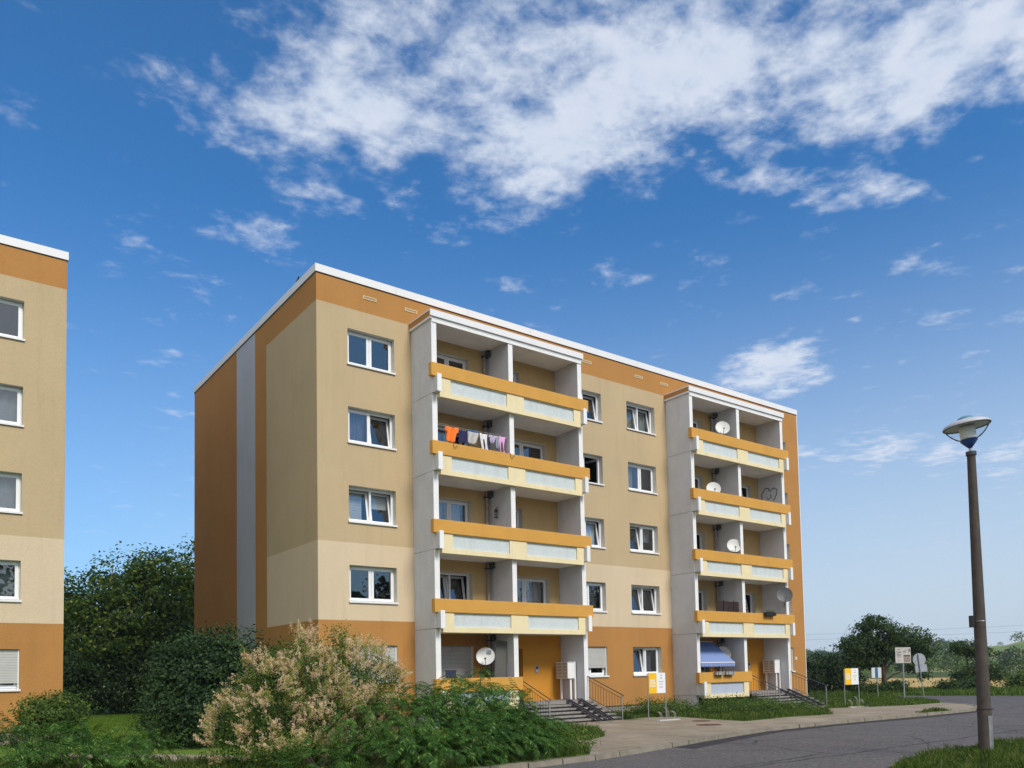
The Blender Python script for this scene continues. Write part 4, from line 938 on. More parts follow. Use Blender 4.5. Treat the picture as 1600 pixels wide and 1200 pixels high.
def leaf_obj(name, Pc, Nn, size, aspect, mats, parent=None, rng=None, mi=None, axis=None):
    return np_mesh(name, leaf_quads(Pc, Nn, size, aspect, rng or np.random.default_rng(1), axis), 4, mats, mi, parent)
boxg = mat('grey_plastic_box', (.33, .31, .29), .6, .1, 8)
smallgreen = leafmat('balcony_plant', (.05, .12, .03), (.10, .20, .05))
planter((X2 + .82, -1.70, -.11), .56, 'left one of the two grey flower boxes below the blue awning', boxg)
planter((X2 + 1.52, -1.70, -.11), .62, 'right one of the two grey flower boxes below the blue awning', boxg)
planter((X2 + 4.66, -1.72, 2.71), .78, 'black flower box on the second storey beam of the far tower', black, smallgreen, 14)
red_t = mat('red_crates', (.35, .06, .04), .7, .1, 5)
s = MB(); 
for i in range(2): s.box(X2 + .9 + i * .5, X2 + 1.3 + i * .5, -.8, -.5, -1.09, -.13, red_t)
t = thing('storage_rack', 'dark red shelving just visible under the awning', 'rack', (0, 0, 0)); s.build('shelf_body', t, bevel=.02)
s = MB()
for i in range(4): s.box(X2 + 1.86 + i * .385, X2 + 1.86 + (i + 1) * .385 - .015, -1.22, -1.20, 1.75, 3.20 + .02 * (i % 2), mat('dark_brown_panel', (.035, .02, .022), .8))
s.tube([(X2 + 2.26, -1.23, 1.75), (X2 + 2.26, -1.23, 3.28)], .015, black, 6); s.tube([(X2 + 3.0, -1.23, 1.75), (X2 + 3.0, -1.23, 3.28)], .015, black, 6)
tag(s.build('privacy_screen'), 'dark brown folding screen on the second storey balcony of the far tower', 'screen')
chk = MB(); n = 10
chm1 = mat('check_blue', (.06, .10, .30), .9); chm2 = mat('check_white', (.6, .62, .66), .9)
for i in range(5):
    for j in range(9): chk.box(X2 + 3.66 + i * .06, X2 + 3.72 + i * .06, -1.2 + .02 * math.sin(i), -1.19 + .02 * math.sin(i), 2.55 + j * .085, 2.635 + j * .085, chm1 if (i + j) % 2 else chm2)
tag(chk.build('hanging_cloth'), 'blue and white chequered cloth hanging beside the middle divider of the far tower', 'cloth')
# lantern on the middle wall, third storey of the near tower
t = thing('wall_lantern', 'black lantern fixed to the divider wall of the third storey balcony', 'lantern', (7.09, -.62, 6.02))
s = MB(); s.lathe([(0, -.02), (.07, -.02), (.075, 0), (.06, .01)], black, Matrix.Translation((-.1, 0, 0)), 12); s.lathe([(.085, .24), (.05, .30), (.02, .34), (0, .35)], black, Matrix.Translation((-.1, 0, 0)), 12)
for a in range(4): x, y = .055 * math.cos(a * 1.57 + .78), .055 * math.sin(a * 1.57 + .78); s.tube([(-.1 + x, y, 0), (-.1 + x, y, .25)], .008, black, 5)
s.tube([(-.1, 0, .35), (-.08, 0, .42), (0, 0, .38)], .008, black, 5); s.build('lantern_body', t)
s = MB(); s.lathe([(.045, .01), (.045, .24)], clearm, Matrix.Translation((-.1, 0, 0)), 12); s.build('lantern_glass', t)
# leaning dark sheet & blue bin on ground floor loggia
s = MB(); s.box(0, .55, -.012, .012, 0, 2.35, mat('grey_board', (.11, .11, .105), .8, .1, 3), Matrix.Translation((6.42, -1.02, -1.09)) @ Matrix.Rotation(rad(4), 4, 'Y'))
tag(s.build('leaning_board', None, bevel=.004), 'tall dark grey board leaning on the divider wall of the ground floor balcony', 'board')
t = thing('balcony_chair', 'dark blue balcony chair back behind the ground floor beam, left corner', 'chair', (4.45, -1.05, -1.09))
s = MB(); s.box(0, .45, -.22, .22, .42, .46, signb); s.build('seat', t)
s = MB(); s.box(0.02, .43, .17, .21, .5, 1.22, mat('chair_navy', (.03, .04, .08), .7)); s.box(-.01, .46, .16, .22, 1.22, 1.26, darkst); s.build('backrest', t)
for x in (0, .43):
    for y in (-.2, .18): s = MB(); s.tube([(x, y, 0), (x, y, .44)], .014, darkst, 6); s.build('leg', t)
# pigeon on the coping
t = thing('pigeon', 'dark pigeon perched on the roof edge of the side wall', 'bird', (0.1, 1.9, TOP))
pm = mat('pigeon_grey', (.05, .05, .055), .8, .2, 20)
s = MB(); s.tube([(0, .20, .06), (0, .10, .10), (0, 0, .13), (0, -.07, .19), (0, -.10, .255), (0, -.125, .275), (0, -.16, .27)], [.012, .035, .062, .05, .03, .033, .008], pm, 10); s.build('body', t, smooth=True)
s = MB()
for x in (-.02, .02): s.tube([(x, 0, .08), (x, -.01, 0)], .006, terr, 5)
s.build('leg', t)
# manhole covers
for (x, y, r, lb) in ((10.55, -7.75, .42, 'rusty round manhole cover nearer the kerb'), (12.0, -6.2, .33, 'rusty round manhole cover nearer the grass strip')):
    s = MB(); s.lathe([(0, .008), (r * .82, .008), (r * .84, .004), (r * .86, .008), (r, .008), (r, -.01)], mat('rusty_iron', (.10, .05, .035), .8, .3, 9, .4, 40), Matrix.Translation((x, y, GZ + .002)), 32)
    tag(s.build('manhole_cover', None, smooth=True), lb, 'manhole cover', 'manhole covers in the pavement')
# power lines far right
for i, (z0, z1, lb) in enumerate(((10.5, 7.5, 'upper overhead power cable crossing above the wooded hill'), (9.0, 8.3, 'lower overhead power cable crossing above the wooded hill'))):
    a = Vector((170, 190, z0)); b = Vector((360, -60, z1 + 10 - i * 3)); P = []
    for j in range(33): f = j / 32; p = a.lerp(b, f); p.z -= 6 * 4 * f * (1 - f) * .4; P.append(p)
    s = MB(); s.tube(P, .032, mat('cable', (.12, .12, .13), .7), 4); tag(s.build('power_line'), lb, 'power line', 'power lines above the hill')

# ------------------------------------------------------------------ vegetation
def limbs(mb, base, targets, r0, mt, rnd, bend=.12):
    """tapered trunk splitting toward targets"""
    base = Vector(base)
    for ti, tx in enumerate(targets):
        tx = Vector(tx); b0 = base
        if ti: base = Vector((b0.x, b0.y, b0.z + max(0, tx.z - b0.z) * .35))
        mid = base.lerp(tx, .6); mid.x = base.x + (tx.x - base.x) * .06; mid.y = base.y + (tx.y - base.y) * .06
        P = []
        for i in range(9):
            f = i / 8; p = base * (1 - f) ** 2 + mid * 2 * f * (1 - f) + tx * f * f
            P.append(p + Vector((rnd.uniform(-1, 1), rnd.uniform(-1, 1), 0)) * bend * r0 * 2 * (f > .1))
        rr_ = r0 if not ti else r0 * .5; mb.tube(P, [rr_ * (1 - .85 * i / 8) for i in range(9)], mt, 8); base = b0
def clumps(rng, lobes, ncl, per, clr, inner=.45, up=.25):
    """clumpy foliage: cluster centres near lobe shells, leaves in each cluster"""
    vol = np.array([l[3] * l[4] * l[5] for l in lobes]) ** .67; vol /= vol.sum()
    idx = rng.choice(len(lobes), ncl, p=vol); Lb = np.array(lobes)[idx]
    d = rng.normal(size=(ncl, 3)); d /= np.linalg.norm(d, axis=1, keepdims=True)
    rr = inner + (1.13 - inner) * rng.random(ncl) ** .7
    cc = Lb[:, :3] + d * Lb[:, 3:6] * rr[:, None]
    k = rng.poisson(per, ncl) + 1; ci = np.repeat(np.arange(ncl), k); n = len(ci)
    off = rng.normal(size=(n, 3)) * clr * np.array([1, 1, .62]); P = cc[ci] + off
    Nn = d[ci] * .8 + off / clr * .5 + np.array([0, 0, up * 2]) + rng.normal(size=(n, 3)) * .7
    return P, Nn, ci
def tree(name, label, cat, base, lobes, ncl, per, clr, leaf, mats, r0, seed=1, group=None, zmin=None, twigs=0, aspect=.6, trunkname='trunk', crownname='crown', extra=None):
    rng = np.random.default_rng(seed); rnd = random.Random(seed)
    t = thing(name, label, cat, base, group)
    P, Nn, ci = clumps(rng, lobes, ncl, per, clr)
    if zmin is not None: keep = P[:, 2] > zmin; P, Nn, ci = P[keep], Nn[keep], ci[keep]
    tr = MB(); limbs(tr, (0, 0, -.1), [(l[0], l[1], l[2] + l[5] * .2) for l in lobes], r0, bark, rnd); 
    for i in range(twigs):
        l = rnd.choice(lobes); a = rnd.uniform(0, 6.28); e = rnd.uniform(-.2, 1.3)
        tr.tube([(l[0], l[1], l[2]), (l[0] + l[3] * .9 * math.cos(a) * math.cos(e), l[1] + l[4] * .9 * math.sin(a) * math.cos(e), l[2] + l[5] * .9 * math.sin(e))], [r0 * .25, r0 * .05], bark, 5)
    tr.build(trunkname, t, smooth=True)
    leaf_obj(crownname, P, Nn, rng.uniform(.6, 1.2, len(P)) * leaf, aspect, mats, t, rng)
    return t
maple = leafmat('maple_leaf', (.022, .050, .012), (.095, .155, .026), (.27, .30, .05), .45)
darkl = leafmat('dark_leaf', (.012, .030, .010), (.035, .065, .018), None, .25)
lilacl = leafmat('lilac_leaf', (.012, .034, .012), (.045, .088, .028), None, .2, .45)
treer = leafmat('right_tree_leaf', (.020, .045, .012), (.055, .10, .022), (.09, .12, .03), .3)
midl = leafmat('mid_green_leaf', (.035, .075, .018), (.11, .18, .035), (.22, .25, .06), .35)
weedl = leafmat('weed_leaf', (.05, .10, .02), (.13, .20, .04), (.22, .24, .05), .35)
fernm = leafmat('sumac_leaf', (.020, .060, .012), (.080, .175, .030), (.19, .29, .06), .3, .5)
flowm = leafmat('cream_plume', (.66, .46, .33), (.86, .67, .50), (.88, .74, .58), .3)
flowy = leafmat('yellow_green_plume', (.22, .24, .05), (.44, .42, .13), None, .3)
hillt = leafmat('hill_tree_leaf', (.022, .045, .018), (.14, .19, .055), None, .25, nscale=.07, namp=.8)
mownm = leafmat('mown_grass_blade', (.09, .17, .02), (.20, .30, .05), None, .4)
bladem = leafmat('grass_blade', (.035, .075, .014), (.12, .19, .035), (.36, .32, .14), .35, nscale=2.2, namp=.45)

# big maples behind, between the two buildings
for i, (x, y, s, lb) in enumerate((( -4.2, 31.0, .86, 'dark leafy maple nearest the left building corner'), (.1, 27.6, 1.0, 'tall leafy maple in the middle of the gap between the buildings'), (4.2, 28.2, 1.08, 'tall leafy maple partly behind the orange side wall'), (8.8, 30, 1.1, 'maple mostly hidden behind the orange side wall'))):
    lob = [(0, 0, 6.6 * s, 3.0 * s, 3.0 * s, 2.9 * s), (-1.6, -1.2, 4.6 * s, 2.3, 2.3, 2.2), (1.7, -1.0, 5.0 * s, 2.3, 2.2, 2.3), (.2, 1.5, 5.6 * s, 2.6, 2.2, 2.4), (.8, -.6, 8.3 * s, 1.4, 1.4, 1.5), (-1.2, .3, 7.7 * s, 1.3, 1.3, 1.4), (0, -1.6, 3.2, 2.6, 1.6, 1.6)]
    if i == 3: tree('maple_tree', lb, 'tree', (x, y, GZ), lob, 260, 14, .45, .17, [maple], .22, 20 + i, 'maples behind the blocks')
    else: tree('maple_tree', lb, 'tree', (x, y, GZ), lob, 520, 44, .42, .125, [maple], .24, 20 + i, 'maples behind the blocks', twigs=20)
for i, (x, y, w, lb) in enumerate(((-5.0, 25.0, 2.2, 'dark understorey shrub at the foot of the left maple'), (-1.2, 25.2, 2.4, 'dark understorey shrub in the middle behind the lawn'), (2.6, 25.0, 2.3, 'dark understorey shrub behind the lilac bush'))):
    tree('shrub', lb, 'shrub', (x, y, GZ), [(0, 0, 1.5, w, 1.3, 1.5), (.8, 0, 2.6, w * .6, 1.1, 1.1)], 330, 30, .3, .10, [darkl], .06, 40 + i, 'shrubs under the maples')
# lilac bush
tree('lilac_bush', 'broad dark green rounded bush in front of the grey and orange side wall', 'shrub', (-4.0, -1.6, GZ), [(0, 0, 1.55, 1.65, 1.5, 1.55), (-.75, -.2, 1.3, 1.15, 1.1, 1.3), (.65, -.2, 2.2, 1.2, 1.1, 1.12), (-.35, .1, 2.3, 1.2, 1.1, .95), (1.3, .3, 1.4, 1.2, 1.1, 1.4), (0, -.6, .7, 1.8, 1.1, .8)], 1500, 26, .16, .052, [lilacl], .06, 51, twigs=12)
# small shrub at left building corner
tree('shrub', 'small loose green shrub at the corner of the left building', 'shrub', (-7.6, 1.4, GZ), [(0, 0, .8, .75, .7, .75), (-.4, 0, 1.05, .5, .45, .4), (.45, .1, 1.05, .5, .45, .45)], 330, 20, .13, .05, [midl], .035, 52, twigs=14)
# flowering bush: green foliage + cream plumes
def plume_bush(base, lobes, ncl, per, nplume, seed, label):
    rng = np.random.default_rng(seed); t = thing('flowering_bush', label, 'shrub', base)
    P, Nn, ci = clumps(rng, lobes, ncl, per, .14)
    keep = P[:, 2] > .02; P, Nn = P[keep], Nn[keep]
    tr = MB(); limbs(tr, (0, 0, -.1), [(l[0], l[1], l[2]) for l in lobes] * 2, .035, bark, random.Random(seed)); 
    rnd = random.Random(seed)
    for i in range(26):
        l = rnd.choice(lobes[:8]); a = rnd.uniform(0, 6.28); tr.tube([(l[0], l[1], l[2]), (l[0] + l[3] * .6 * math.cos(a), l[1] + l[4] * .6 * math.sin(a), l[2] + l[5] * 1.25)], [.012, .003], bark, 5)
    tr.build('stem', t, smooth=True)
    leaf_obj('foliage', P, Nn, rng.uniform(.6, 1.3, len(P)) * .034, .42, [midl], t, rng)
    # plumes: on the outside of the lobes, gathered in heads
    vol = np.array([l[3] * l[4] for l in lobes]); vol = vol / vol.sum(); heads = []
    Lb = np.array(lobes)
    nh = 190
    hi = rng.choice(len(lobes), nh, p=vol); d = rng.normal(size=(nh, 3)); d[:, 2] = d[:, 2] * .8 + .25; d[:, 1] -= .35; d /= np.linalg.norm(d, axis=1, keepdims=True)
    hc = Lb[hi, :3] + d * Lb[hi, 3:6] * rng.uniform(.92, 1.06, (nh, 1))
    NP_ = 20; pc = np.repeat(hc, NP_, 0) + rng.normal(size=(nh * NP_, 3)) * .095; pd = np.repeat(d, NP_, 0) + rng.normal(size=(nh * NP_, 3)) * .35 + np.array([0, 0, .5]); pd /= np.linalg.norm(pd, axis=1, keepdims=True)
    # keep those outside of every other lobe
    ins = np.zeros(len(pc), bool)
    for l in lobes: q = (pc - np.array(l[:3])) / (np.array(l[3:6]) * .86); ins |= (q ** 2).sum(1) < 1
    pc, pd = pc[~ins], pd[~ins]; keep = pc[:, 2] > .15; pc, pd = pc[keep], pd[keep]
    m_ = 62; tt = rng.random((len(pc), m_)); ln = rng.uniform(.10, .24, (len(pc), 1))
    cen = pc[:, None, :] + pd[:, None, :] * (tt * ln)[..., None] + rng.normal(size=(len(pc), m_, 3)) * ((1 - tt) * .032 + .007)[..., None]
    cen = cen.reshape(-1, 3); kind = np.repeat((rng.random(len(pc)) < .30).astype(int), m_)
    leaf_obj('flower_plumes', cen, rng.normal(size=cen.shape), rng.uniform(.007, .015, len(cen)), .65, [flowm, flowy], t, rng, kind)
    return t
flob = [(-1.0, -.2, 1.35, .85, .8, .85), (-.15, -.3, 1.7, .9, .8, .75), (.75, -.2, 1.55, .95, .8, .8), (1.15, .3, 2.0, .85, .8, .65), (-1.35, .3, .7, .75, .8, .7), (.15, -.7, .9, 1.0, .7, .9), (-.7, -.6, .55, 1.0, .7, .6), (1.0, -.5, .8, .8, .8, .8),
        (.9, .5, 2.6, .35, .35, .55), (1.65, .4, 1.6, .7, .6, .6), (-.1, .3, 2.25, .45, .4, .5), (-.95, .1, 2.0, .55, .5, .5), (-.5, 0, 2.2, .5, .45, .4)]
plume_bush((-3.95, -8.9, GZ), flob, 1500, 24, 5200, 61, 'large bush covered in cream plumes in front of the building corner')

# sumac bushes with pinnate fronds
def frond(rng, P0, dirv, ln, npairs, droop, lsz):
    """one arching rachis with leaflet pairs -> list of quads (verts)"""
    d = np.array(dirv, float); d /= np.linalg.norm(d); V = []
    up = np.array([0, 0, 1.0]); side = np.cross(d, up); side /= np.linalg.norm(side) + 1e-9
    p = np.array(P0, float); st = ln / npairs; tw = rng.uniform(-.25, .25)
    for i in range(npairs + 1):
        f = i / npairs; d = d + np.array([0, 0, -droop / npairs]); d /= np.linalg.norm(d)
        side = np.cross(d, up); side /= np.linalg.norm(side) + 1e-9; nn = np.cross(side, d)
        q = p + d * st
        V.append(np.array([p - side * .004, p + side * .004, q + side * .003, q - side * .003]))
        L_ = lsz * (math.sin(math.pi * (.18 + .75 * f)) * .8 + .25)
        for s in ((-1, 1) if i < npairs else (0,)):
            if s == 0: ld = d.copy()
            else: ld = side * s * .85 + d * .5
            ld = ld + np.array([0, 0, -.32 - .2 * rng.random()]) + nn * tw * s; ld /= np.linalg.norm(ld)
            wv = np.cross(ld, nn); wv /= np.linalg.norm(wv) + 1e-9; w = L_ * .12
            b = q; V.append(np.array([b, b + ld * L_ * .42 + wv * w, b + ld * L_, b + ld * L_ * .42 - wv * w]))
        p = q
    return V
def sumac(label, base, lobes, nfr, seed, shoots=()):
    rng = np.random.default_rng(seed); t = thing('sumac_bush', label, 'shrub', base, 'sumac bushes')
    Lb = np.array(lobes); vol = (Lb[:, 3] * Lb[:, 4]); vol = vol / vol.sum(); V = []; st = MB(); n = 0
    while n < nfr:
        l = Lb[rng.choice(len(Lb), p=vol)]; d = rng.normal(size=3); d[2] = abs(d[2]) * .8 + .1 if rng.random() < .8 else d[2]; d /= np.linalg.norm(d)
        rr = rng.uniform(.62, 1.0); c = l[:3] + d * l[3:6] * rr
        if c[2] < .12: continue
        a = rng.uniform(0, 2 * math.pi)
        h = np.array([math.cos(a), math.sin(a), 0]) * .8 + d * np.array([1, 1, .3]) * .9
        dirv = np.array([h[0], h[1], rng.uniform(.1, .55)])
        V += frond(rng, c, dirv, rng.uniform(.34, .58), int(rng.integers(8, 11)), rng.uniform(.7, 1.5), rng.uniform(.10, .145)); n += 1
    for (sx, sy, sz) in shoots:
        st.tube([(sx * .7, sy * .7, 0), (sx, sy, sz * .6), (sx, sy, sz)], [.02, .014, .006], bark, 6)
        for i in range(9):
            a = i * 2.4; V += frond(rng, (sx, sy, sz - .02 * i), (math.cos(a), math.sin(a), .7), .42, 10, 1.6, .12)
    for l in lobes: st.tube([(l[0] * .8, l[1] * .8, -.05), (l[0], l[1], l[2])], [.025, .012], bark, 6)
    for i in range(14):
        l = lobes[i % len(lobes)]; a = rng.uniform(0, 6.28); st.tube([(l[0], l[1], 0), (l[0] + l[3] * .6 * math.cos(a), l[1] + l[4] * .6 * math.sin(a), l[2] + l[5] * .7)], [.018, .008], bark, 5)
    st.build('stem', t, smooth=True)
    np_mesh('foliage', np.concatenate(V), 4, [fernm], None, t)
    return t
sumac('large dark green sumac bush with drooping feathery leaves in front of the near steps', (-.9, -9.6, GZ),
      [(-2.0, -1.0, .75, 1.3, 1.2, .75), (-.9, -.6, .85, 1.2, 1.1, .8), (.2, -.2, .95, 1.2, 1.1, .85), (1.2, .1, .9, 1.1, 1.0, .8), (1.75, .35, .6, .75, .8, .6), (-.4, -1.7, .45, 1.5, .9, .5), (1.0, -1.2, .5, 1.4, .9, .55), (-2.4, -1.9, .45, 1.0, .8, .5), (1.5, -.8, .3, .6, .6, .4), (-1.6, -2.3, .25, 1.3, .6, .4), (.3, -2.0, .25, 1.4, .6, .4), (1.0, -1.6, .25, .8, .6, .4)], 1750, 71, [(1.2, .4, 2.0), (.3, .3, 1.85), (1.9, .5, 1.55), (-.8, .1, 1.7)])
sumac('low bright green sumac thicket at the bottom left edge', (-8.3, -6.6, GZ), [(-.6, .2, .5, 1.1, 1.0, .6), (.5, 0, .45, 1.1, .9, .55), (1.2, -.6, .3, .8, .8, .45), (-1.5, .6, .55, 1.0, .9, .65), (0, -1.0, .2, 1.4, .8, .45)], 560, 72)
sumac('young sumac suckers at the foot of the flowering bush', (-4.2, -10.9, GZ), [(-.4, 0, .15, .8, .6, .4), (.6, .1, .2, .9, .6, .45)], 120, 73)
# yellow-green weeds right of the big sumac
tree('weed_clump', 'yellowish green weeds at the right foot of the big sumac', 'weeds', (1.55, -9.6, GZ), [(0, 0, .25, .8, .6, .4), (.55, -.9, .2, .6, .5, .35), (-.4, -1.6, .15, .7, .5, .3), (.9, .6, .25, .6, .6, .35)], 230, 22, .11, .035, [weedl], .01, 75, zmin=.01, trunkname='stem', crownname='foliage')
# tall weeds strip in front of the plinth, between stairs
for i, (x, y, w, h, lb) in enumerate(((13.9, -2.6, 1.3, .45, 'bushy green weeds behind the nearer bicycle rack'), (16.3, -4.2, 1.7, .48, 'bushy green weeds below the far tower wall'), (18.6, -4.6, 1.3, .36, 'bushy green weeds below the awning balcony'))):
    tree('weed_clump', lb, 'weeds', (x, y, GZ), [(0, 0, h * .5, w, 1.1, h), (.4, -.6, h * .4, w * .9, .8, h * .8), (-.5, .5, h * .5, w * .8, .8, h)], 330, 26, .12, .035, [midl], .01, 80 + i, zmin=.01, trunkname='stem', crownname='foliage', group='weeds along the plinth')

# right-hand trees beyond the junction
tree('tree', 'dark spreading tree behind the road signs', 'tree', (47.0, 6.0, RZ), [(-.5, .2, 4.2, 1.7, 1.6, 1.2), (1.4, -1.0, 4.0, 1.6, 1.5, .9), (-.5, .3, 5.0, 1.0, 1.0, .8), (-1.6, 1.2, 3.5, 1.3, 1.3, .9), (2.3, -1.8, 3.2, 1.0, 1.1, .8), (-1.3, 1.0, 2.5, 1.2, 1.2, .7), (.2, -.1, 3.1, 1.4, 1.3, .8), (2.0, -1.6, 1.7, .7, .7, .8)], 430, 34, .22, .10, [treer], .22, 90, twigs=16)
tree('shrub', 'dark rounded bush next to the end of the block', 'shrub', (43.4, 8.6, RZ), [(0, 0, 1.5, 1.6, 1.5, 1.4), (-1.2, .8, 1.2, 1.3, 1.2, 1.2), (.7, -.6, 2.1, .9, .9, .9), (1.3, -1.2, .9, 1.2, 1.1, .9)], 420, 30, .22, .09, [darkl], .06, 91)
tree('tree', 'small leaning roadside tree seen left of the lamp pole', 'tree', (54.0, 2.9, RZ), [(-.3, .3, 3.2, .9, .9, .5), (.6, -.5, 2.9, .8, .8, .45), (0, 0, 1.0, 1.1, 1.0, .7), (1.0, -.9, 1.2, .9, .9, .6)], 240, 26, .26, .10, [treer], .12, 92, twigs=8)
for i, (x, y, s, lb) in enumerate(((56.6, -.4, .8, 'scrubby bush right of the lamp pole by the road'), (58.0, -2.6, .9, 'scrubby bush at the right edge by the road'), (50.5, 1.5, .5, 'low bush below the spreading tree'), (43.6, 3.6, .42, 'low bush behind the small blue and white sign'))):
    tree('shrub', lb, 'shrub', (x, y, RZ), [(0, 0, .9 * s, 1.6 * s, 1.3 * s, 1.0 * s), (.9 * s, -.9 * s, 1.1 * s, 1.2 * s, 1.0 * s, .9 * s), (-.8, .8, .7 * s, 1.1, 1.0, .7 * s)], 170, 22, .24, .10, [midl if i < 2 else treer], .05, 94 + i, group='roadside bushes')
# wooded hillside: one mass
rng = np.random.default_rng(7); VV = []
def hill_trees(n, az0, az1, r0_, r1_, s0, s1, leaves):
    az = rng.uniform(az0, az1, n); r = r0_ + (r1_ - r0_) * rng.random(n) ** .8
    out = []
    for a, q in zip(az, r):
        if a > 65.5 and q > 290 and rng.random() < .92: continue
        if 62 < a < 70 and 235 < q < 265 : continue
        h = hill_h(a, q); ar = rad(a); s = rng.uniform(s0, s1); ht = s * rng.uniform(.85, 1.4)
        c = np.array([-11 + q * math.sin(ar), -26 + q * math.cos(ar), RZ + h + ht * .45]); m_ = leaves
        d = rng.normal(size=(m_, 3)); d /= np.linalg.norm(d, axis=1, keepdims=True); d[:, 2] = np.where(d[:, 2] < -.4, -d[:, 2], d[:, 2])
        lump = 1 + .22 * np.sin(d[:, 0] * 5 + a) * np.cos(d[:, 2] * 4 + q)
        P = c + d * np.array([s * .62, s * .62, ht * .5]) * (lump * rng.uniform(.7, 1.02, m_))[:, None]
        out.append(leaf_quads(P, d + rng.normal(size=d.shape) * .5 + np.array([0, 0, .3]), rng.uniform(.5, 1.1, m_) * s * .085, .75, rng))
    return out
VV += hill_trees(1700, 46, 78, 200, 520, 2.2, 4.8, 150)
VV += hill_trees(60, 50, 64, 470, 520, 4, 7, 170)
VV += hill_trees(150, 46, 78, 150, 200, 1.2, 3.2, 150)
WW = []  # out-of-view trees added so the lower windows reflect something dark
for i in range(26):
    c = np.array([-40 + i * 7.5 + rng.uniform(-2, 2), -74 + rng.uniform(-5, 5), RZ + 8]); d = rng.normal(size=(900, 3)); d /= np.linalg.norm(d, axis=1, keepdims=True)
    P_ = c + d * np.array([5, 5, 8 + rng.uniform(-1.5, 1.5)]) * (rng.uniform(.75, 1.05, 900) * (1 + .2 * np.sin(d[:, 0] * 6 + i)))[:, None]; WW.append(leaf_quads(P_, d + rng.normal(size=d.shape) * .5, rng.uniform(.4, .8, 900), .8, rng))
tag(np_mesh('woodland', np.concatenate(WW), 4, [darkl]), 'unseen belt of trees across the road, added to darken the lower window reflections', 'woodland', None, 'stuff')
o = np_mesh('woodland', np.concatenate(VV), 4, [hillt]); tag(o, 'wooded hillside beyond the grain field', 'woodland', None, 'stuff')

# grass blades
def blades(name, polys, n, h0, h1, z, mats, seed, label, w=.006):
    rng = np.random.default_rng(seed); pts = []
    for poly, frac in polys:
        A = np.array(poly); mn, mx = A.min(0), A.max(0); m_ = int(n * frac); q = rng.uniform(mn, mx, (m_ * 6, 2)); ins = np.zeros(len(q), bool); j = len(A) - 1
        for i in range(len(A)):
            xi, yi = A[i]; xj, yj = A[j]; c = ((yi > q[:, 1]) != (yj > q[:, 1])) & (q[:, 0] < (xj - xi) * (q[:, 1] - yi) / (yj - yi + 1e-12) + xi); ins ^= c; j = i
        pts.append(q[ins][:m_])
    q = np.concatenate(pts); m_ = len(q)
    tuft = np.sin(q[:, 0] * 3.1 + np.sin(q[:, 1] * 2.3)) * np.cos(q[:, 1] * 3.7 + q[:, 0]) * .35 + .75
    h = rng.uniform(h0, h1, m_) * tuft; a = rng.uniform(0, 2 * np.pi, m_); b = rng.uniform(0, 2 * np.pi, m_); lean = rng.uniform(.1, .7, m_)
    P = np.stack([q[:, 0], q[:, 1], np.full(m_, z)], 1); side = np.stack([np.cos(a), np.sin(a), 0 * a], 1) * w; ld = np.stack([np.cos(b) * lean, np.sin(b) * lean, 0 * b], 1) * h[:, None]
    mid = P + ld * .35 + np.array([0, 0, 1]) * (h * .6)[:, None]; tip = P + ld + np.array([0, 0, 1]) * (h * .95)[:, None]
    V = np.stack([P - side, P + side, mid + side * .8, tip, mid - side * .8], 1).reshape(-1, 3)
    o = np_mesh(name, V, 5, mats); tag(o, label, 'grass', None, 'stuff'); return o
stripA = [(10.95, -3.2), (12.56, -2.95), (13.6, -3.6), (13.0, -6.03), (12.73, -7.6), (15.74, -7.33), (18.09, -7.71), (20.51, -5.84), (20.7, -4.2), (20.7, -1.5), (18, -.1), (11, -.1)]
stripB = [(21.97, -4.92), (23.69, -5.62), (26.28, -6.52), (29.4, -6.5), (32.76, -3.88), (35.5, -.65), (36.2, 6), (28.2, 6), (28.2, 0), (25, -1.5), (25, -3.4)]
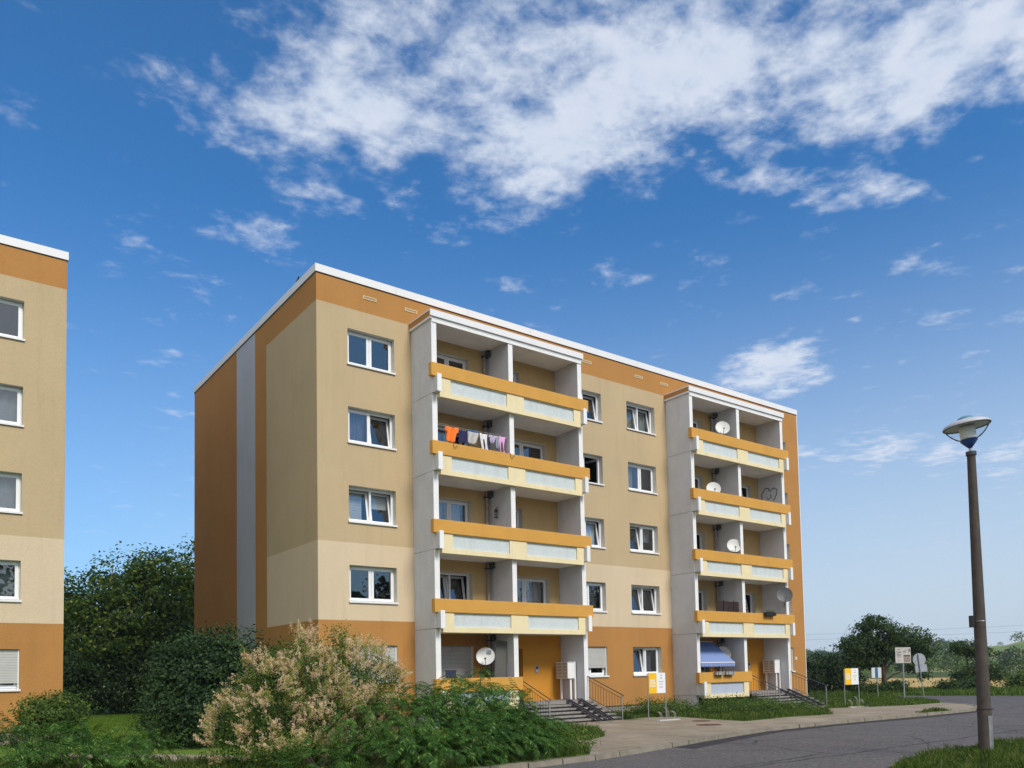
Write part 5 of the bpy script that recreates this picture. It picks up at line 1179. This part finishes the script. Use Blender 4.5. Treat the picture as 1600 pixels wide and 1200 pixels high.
blades('grass', [(stripA, .55), (isl, .27), (isl2, .18)], 75000, .08, .30, GZ, [bladem], 1, 'unmown grass in the plots along the pavement')
blades('grass', [(stripB, 1)], 45000, .06, .22, GZ, [bladem], 2, 'grass plot between the pavement and the far road', .012)
blades('grass', [([(2.2, -19.2), (3.8, -17.8), (5.48, -17.5), (7.33, -17.3), (9.36, -17.35), (11.5, -17.6), (11.5, -19.6), (5, -20)], 1)], 34000, .05, .27, RZ + .05, [bladem], 3, 'tufty grass around the foot of the street lamp')
blades('grass', [([(-12, -11), (-3, -11.8), (-3, -8.5), (-6, -6.2), (-8.8, -2.2), (-12, -3)], 1)], 30000, .08, .25, GZ, [bladem], 4, 'grass at the bottom left below the sumac')
blades('grass', [([(-9, -1), (-1, -3), (-.3, 14), (-6.9, 14), (-7, 4)], .5), ([(-6.5, 14), (-.5, 14), (4, 26), (-6, 26)], .5)], 60000, .03, .08, GZ, [mownm], 5, 'mown lawn between the two buildings', .012)
blades('grass', [([(39.6, 14), (39.6, 5.6), (41.2, -.2), (42.7, -5.3), (47.5, -14), (90, -19), (90, -10), (58, -4), (50, 12), (44, 30), (40, 30)], 1)], 60000, .08, .42, RZ, [weedl], 6, 'tall verge weeds along the edge of the grain field', .03)
# stray weed tuft on the kerb
blades('grass', [([(20.6, -10.15), (22.6, -10.2), (22.6, -9.75), (20.6, -9.7)], 1)], 700, .05, .22, GZ, [bladem], 8, 'stray grass in the kerb joint', .01)

# ------------------------------------------------------------------ air
hz = bpy.data.materials.new('haze_air'); hz.use_nodes = True; N = hz.node_tree.nodes; N.clear(); o_ = N.new('ShaderNodeOutputMaterial'); v_ = N.new('ShaderNodeVolumePrincipled')
v_.inputs['Color'].default_value = (.80, .88, 1.0, 1); v_.inputs['Density'].default_value = .00028; v_.inputs['Anisotropy'].default_value = .2
hz.node_tree.links.new(v_.outputs[0], o_.inputs['Volume'])
b = MB(); b.box(-1010, 1010, -1010, 1010, RZ - 1.3, 42, hz); ho_ = b.build('haze'); ho_['kind'] = 'stuff'
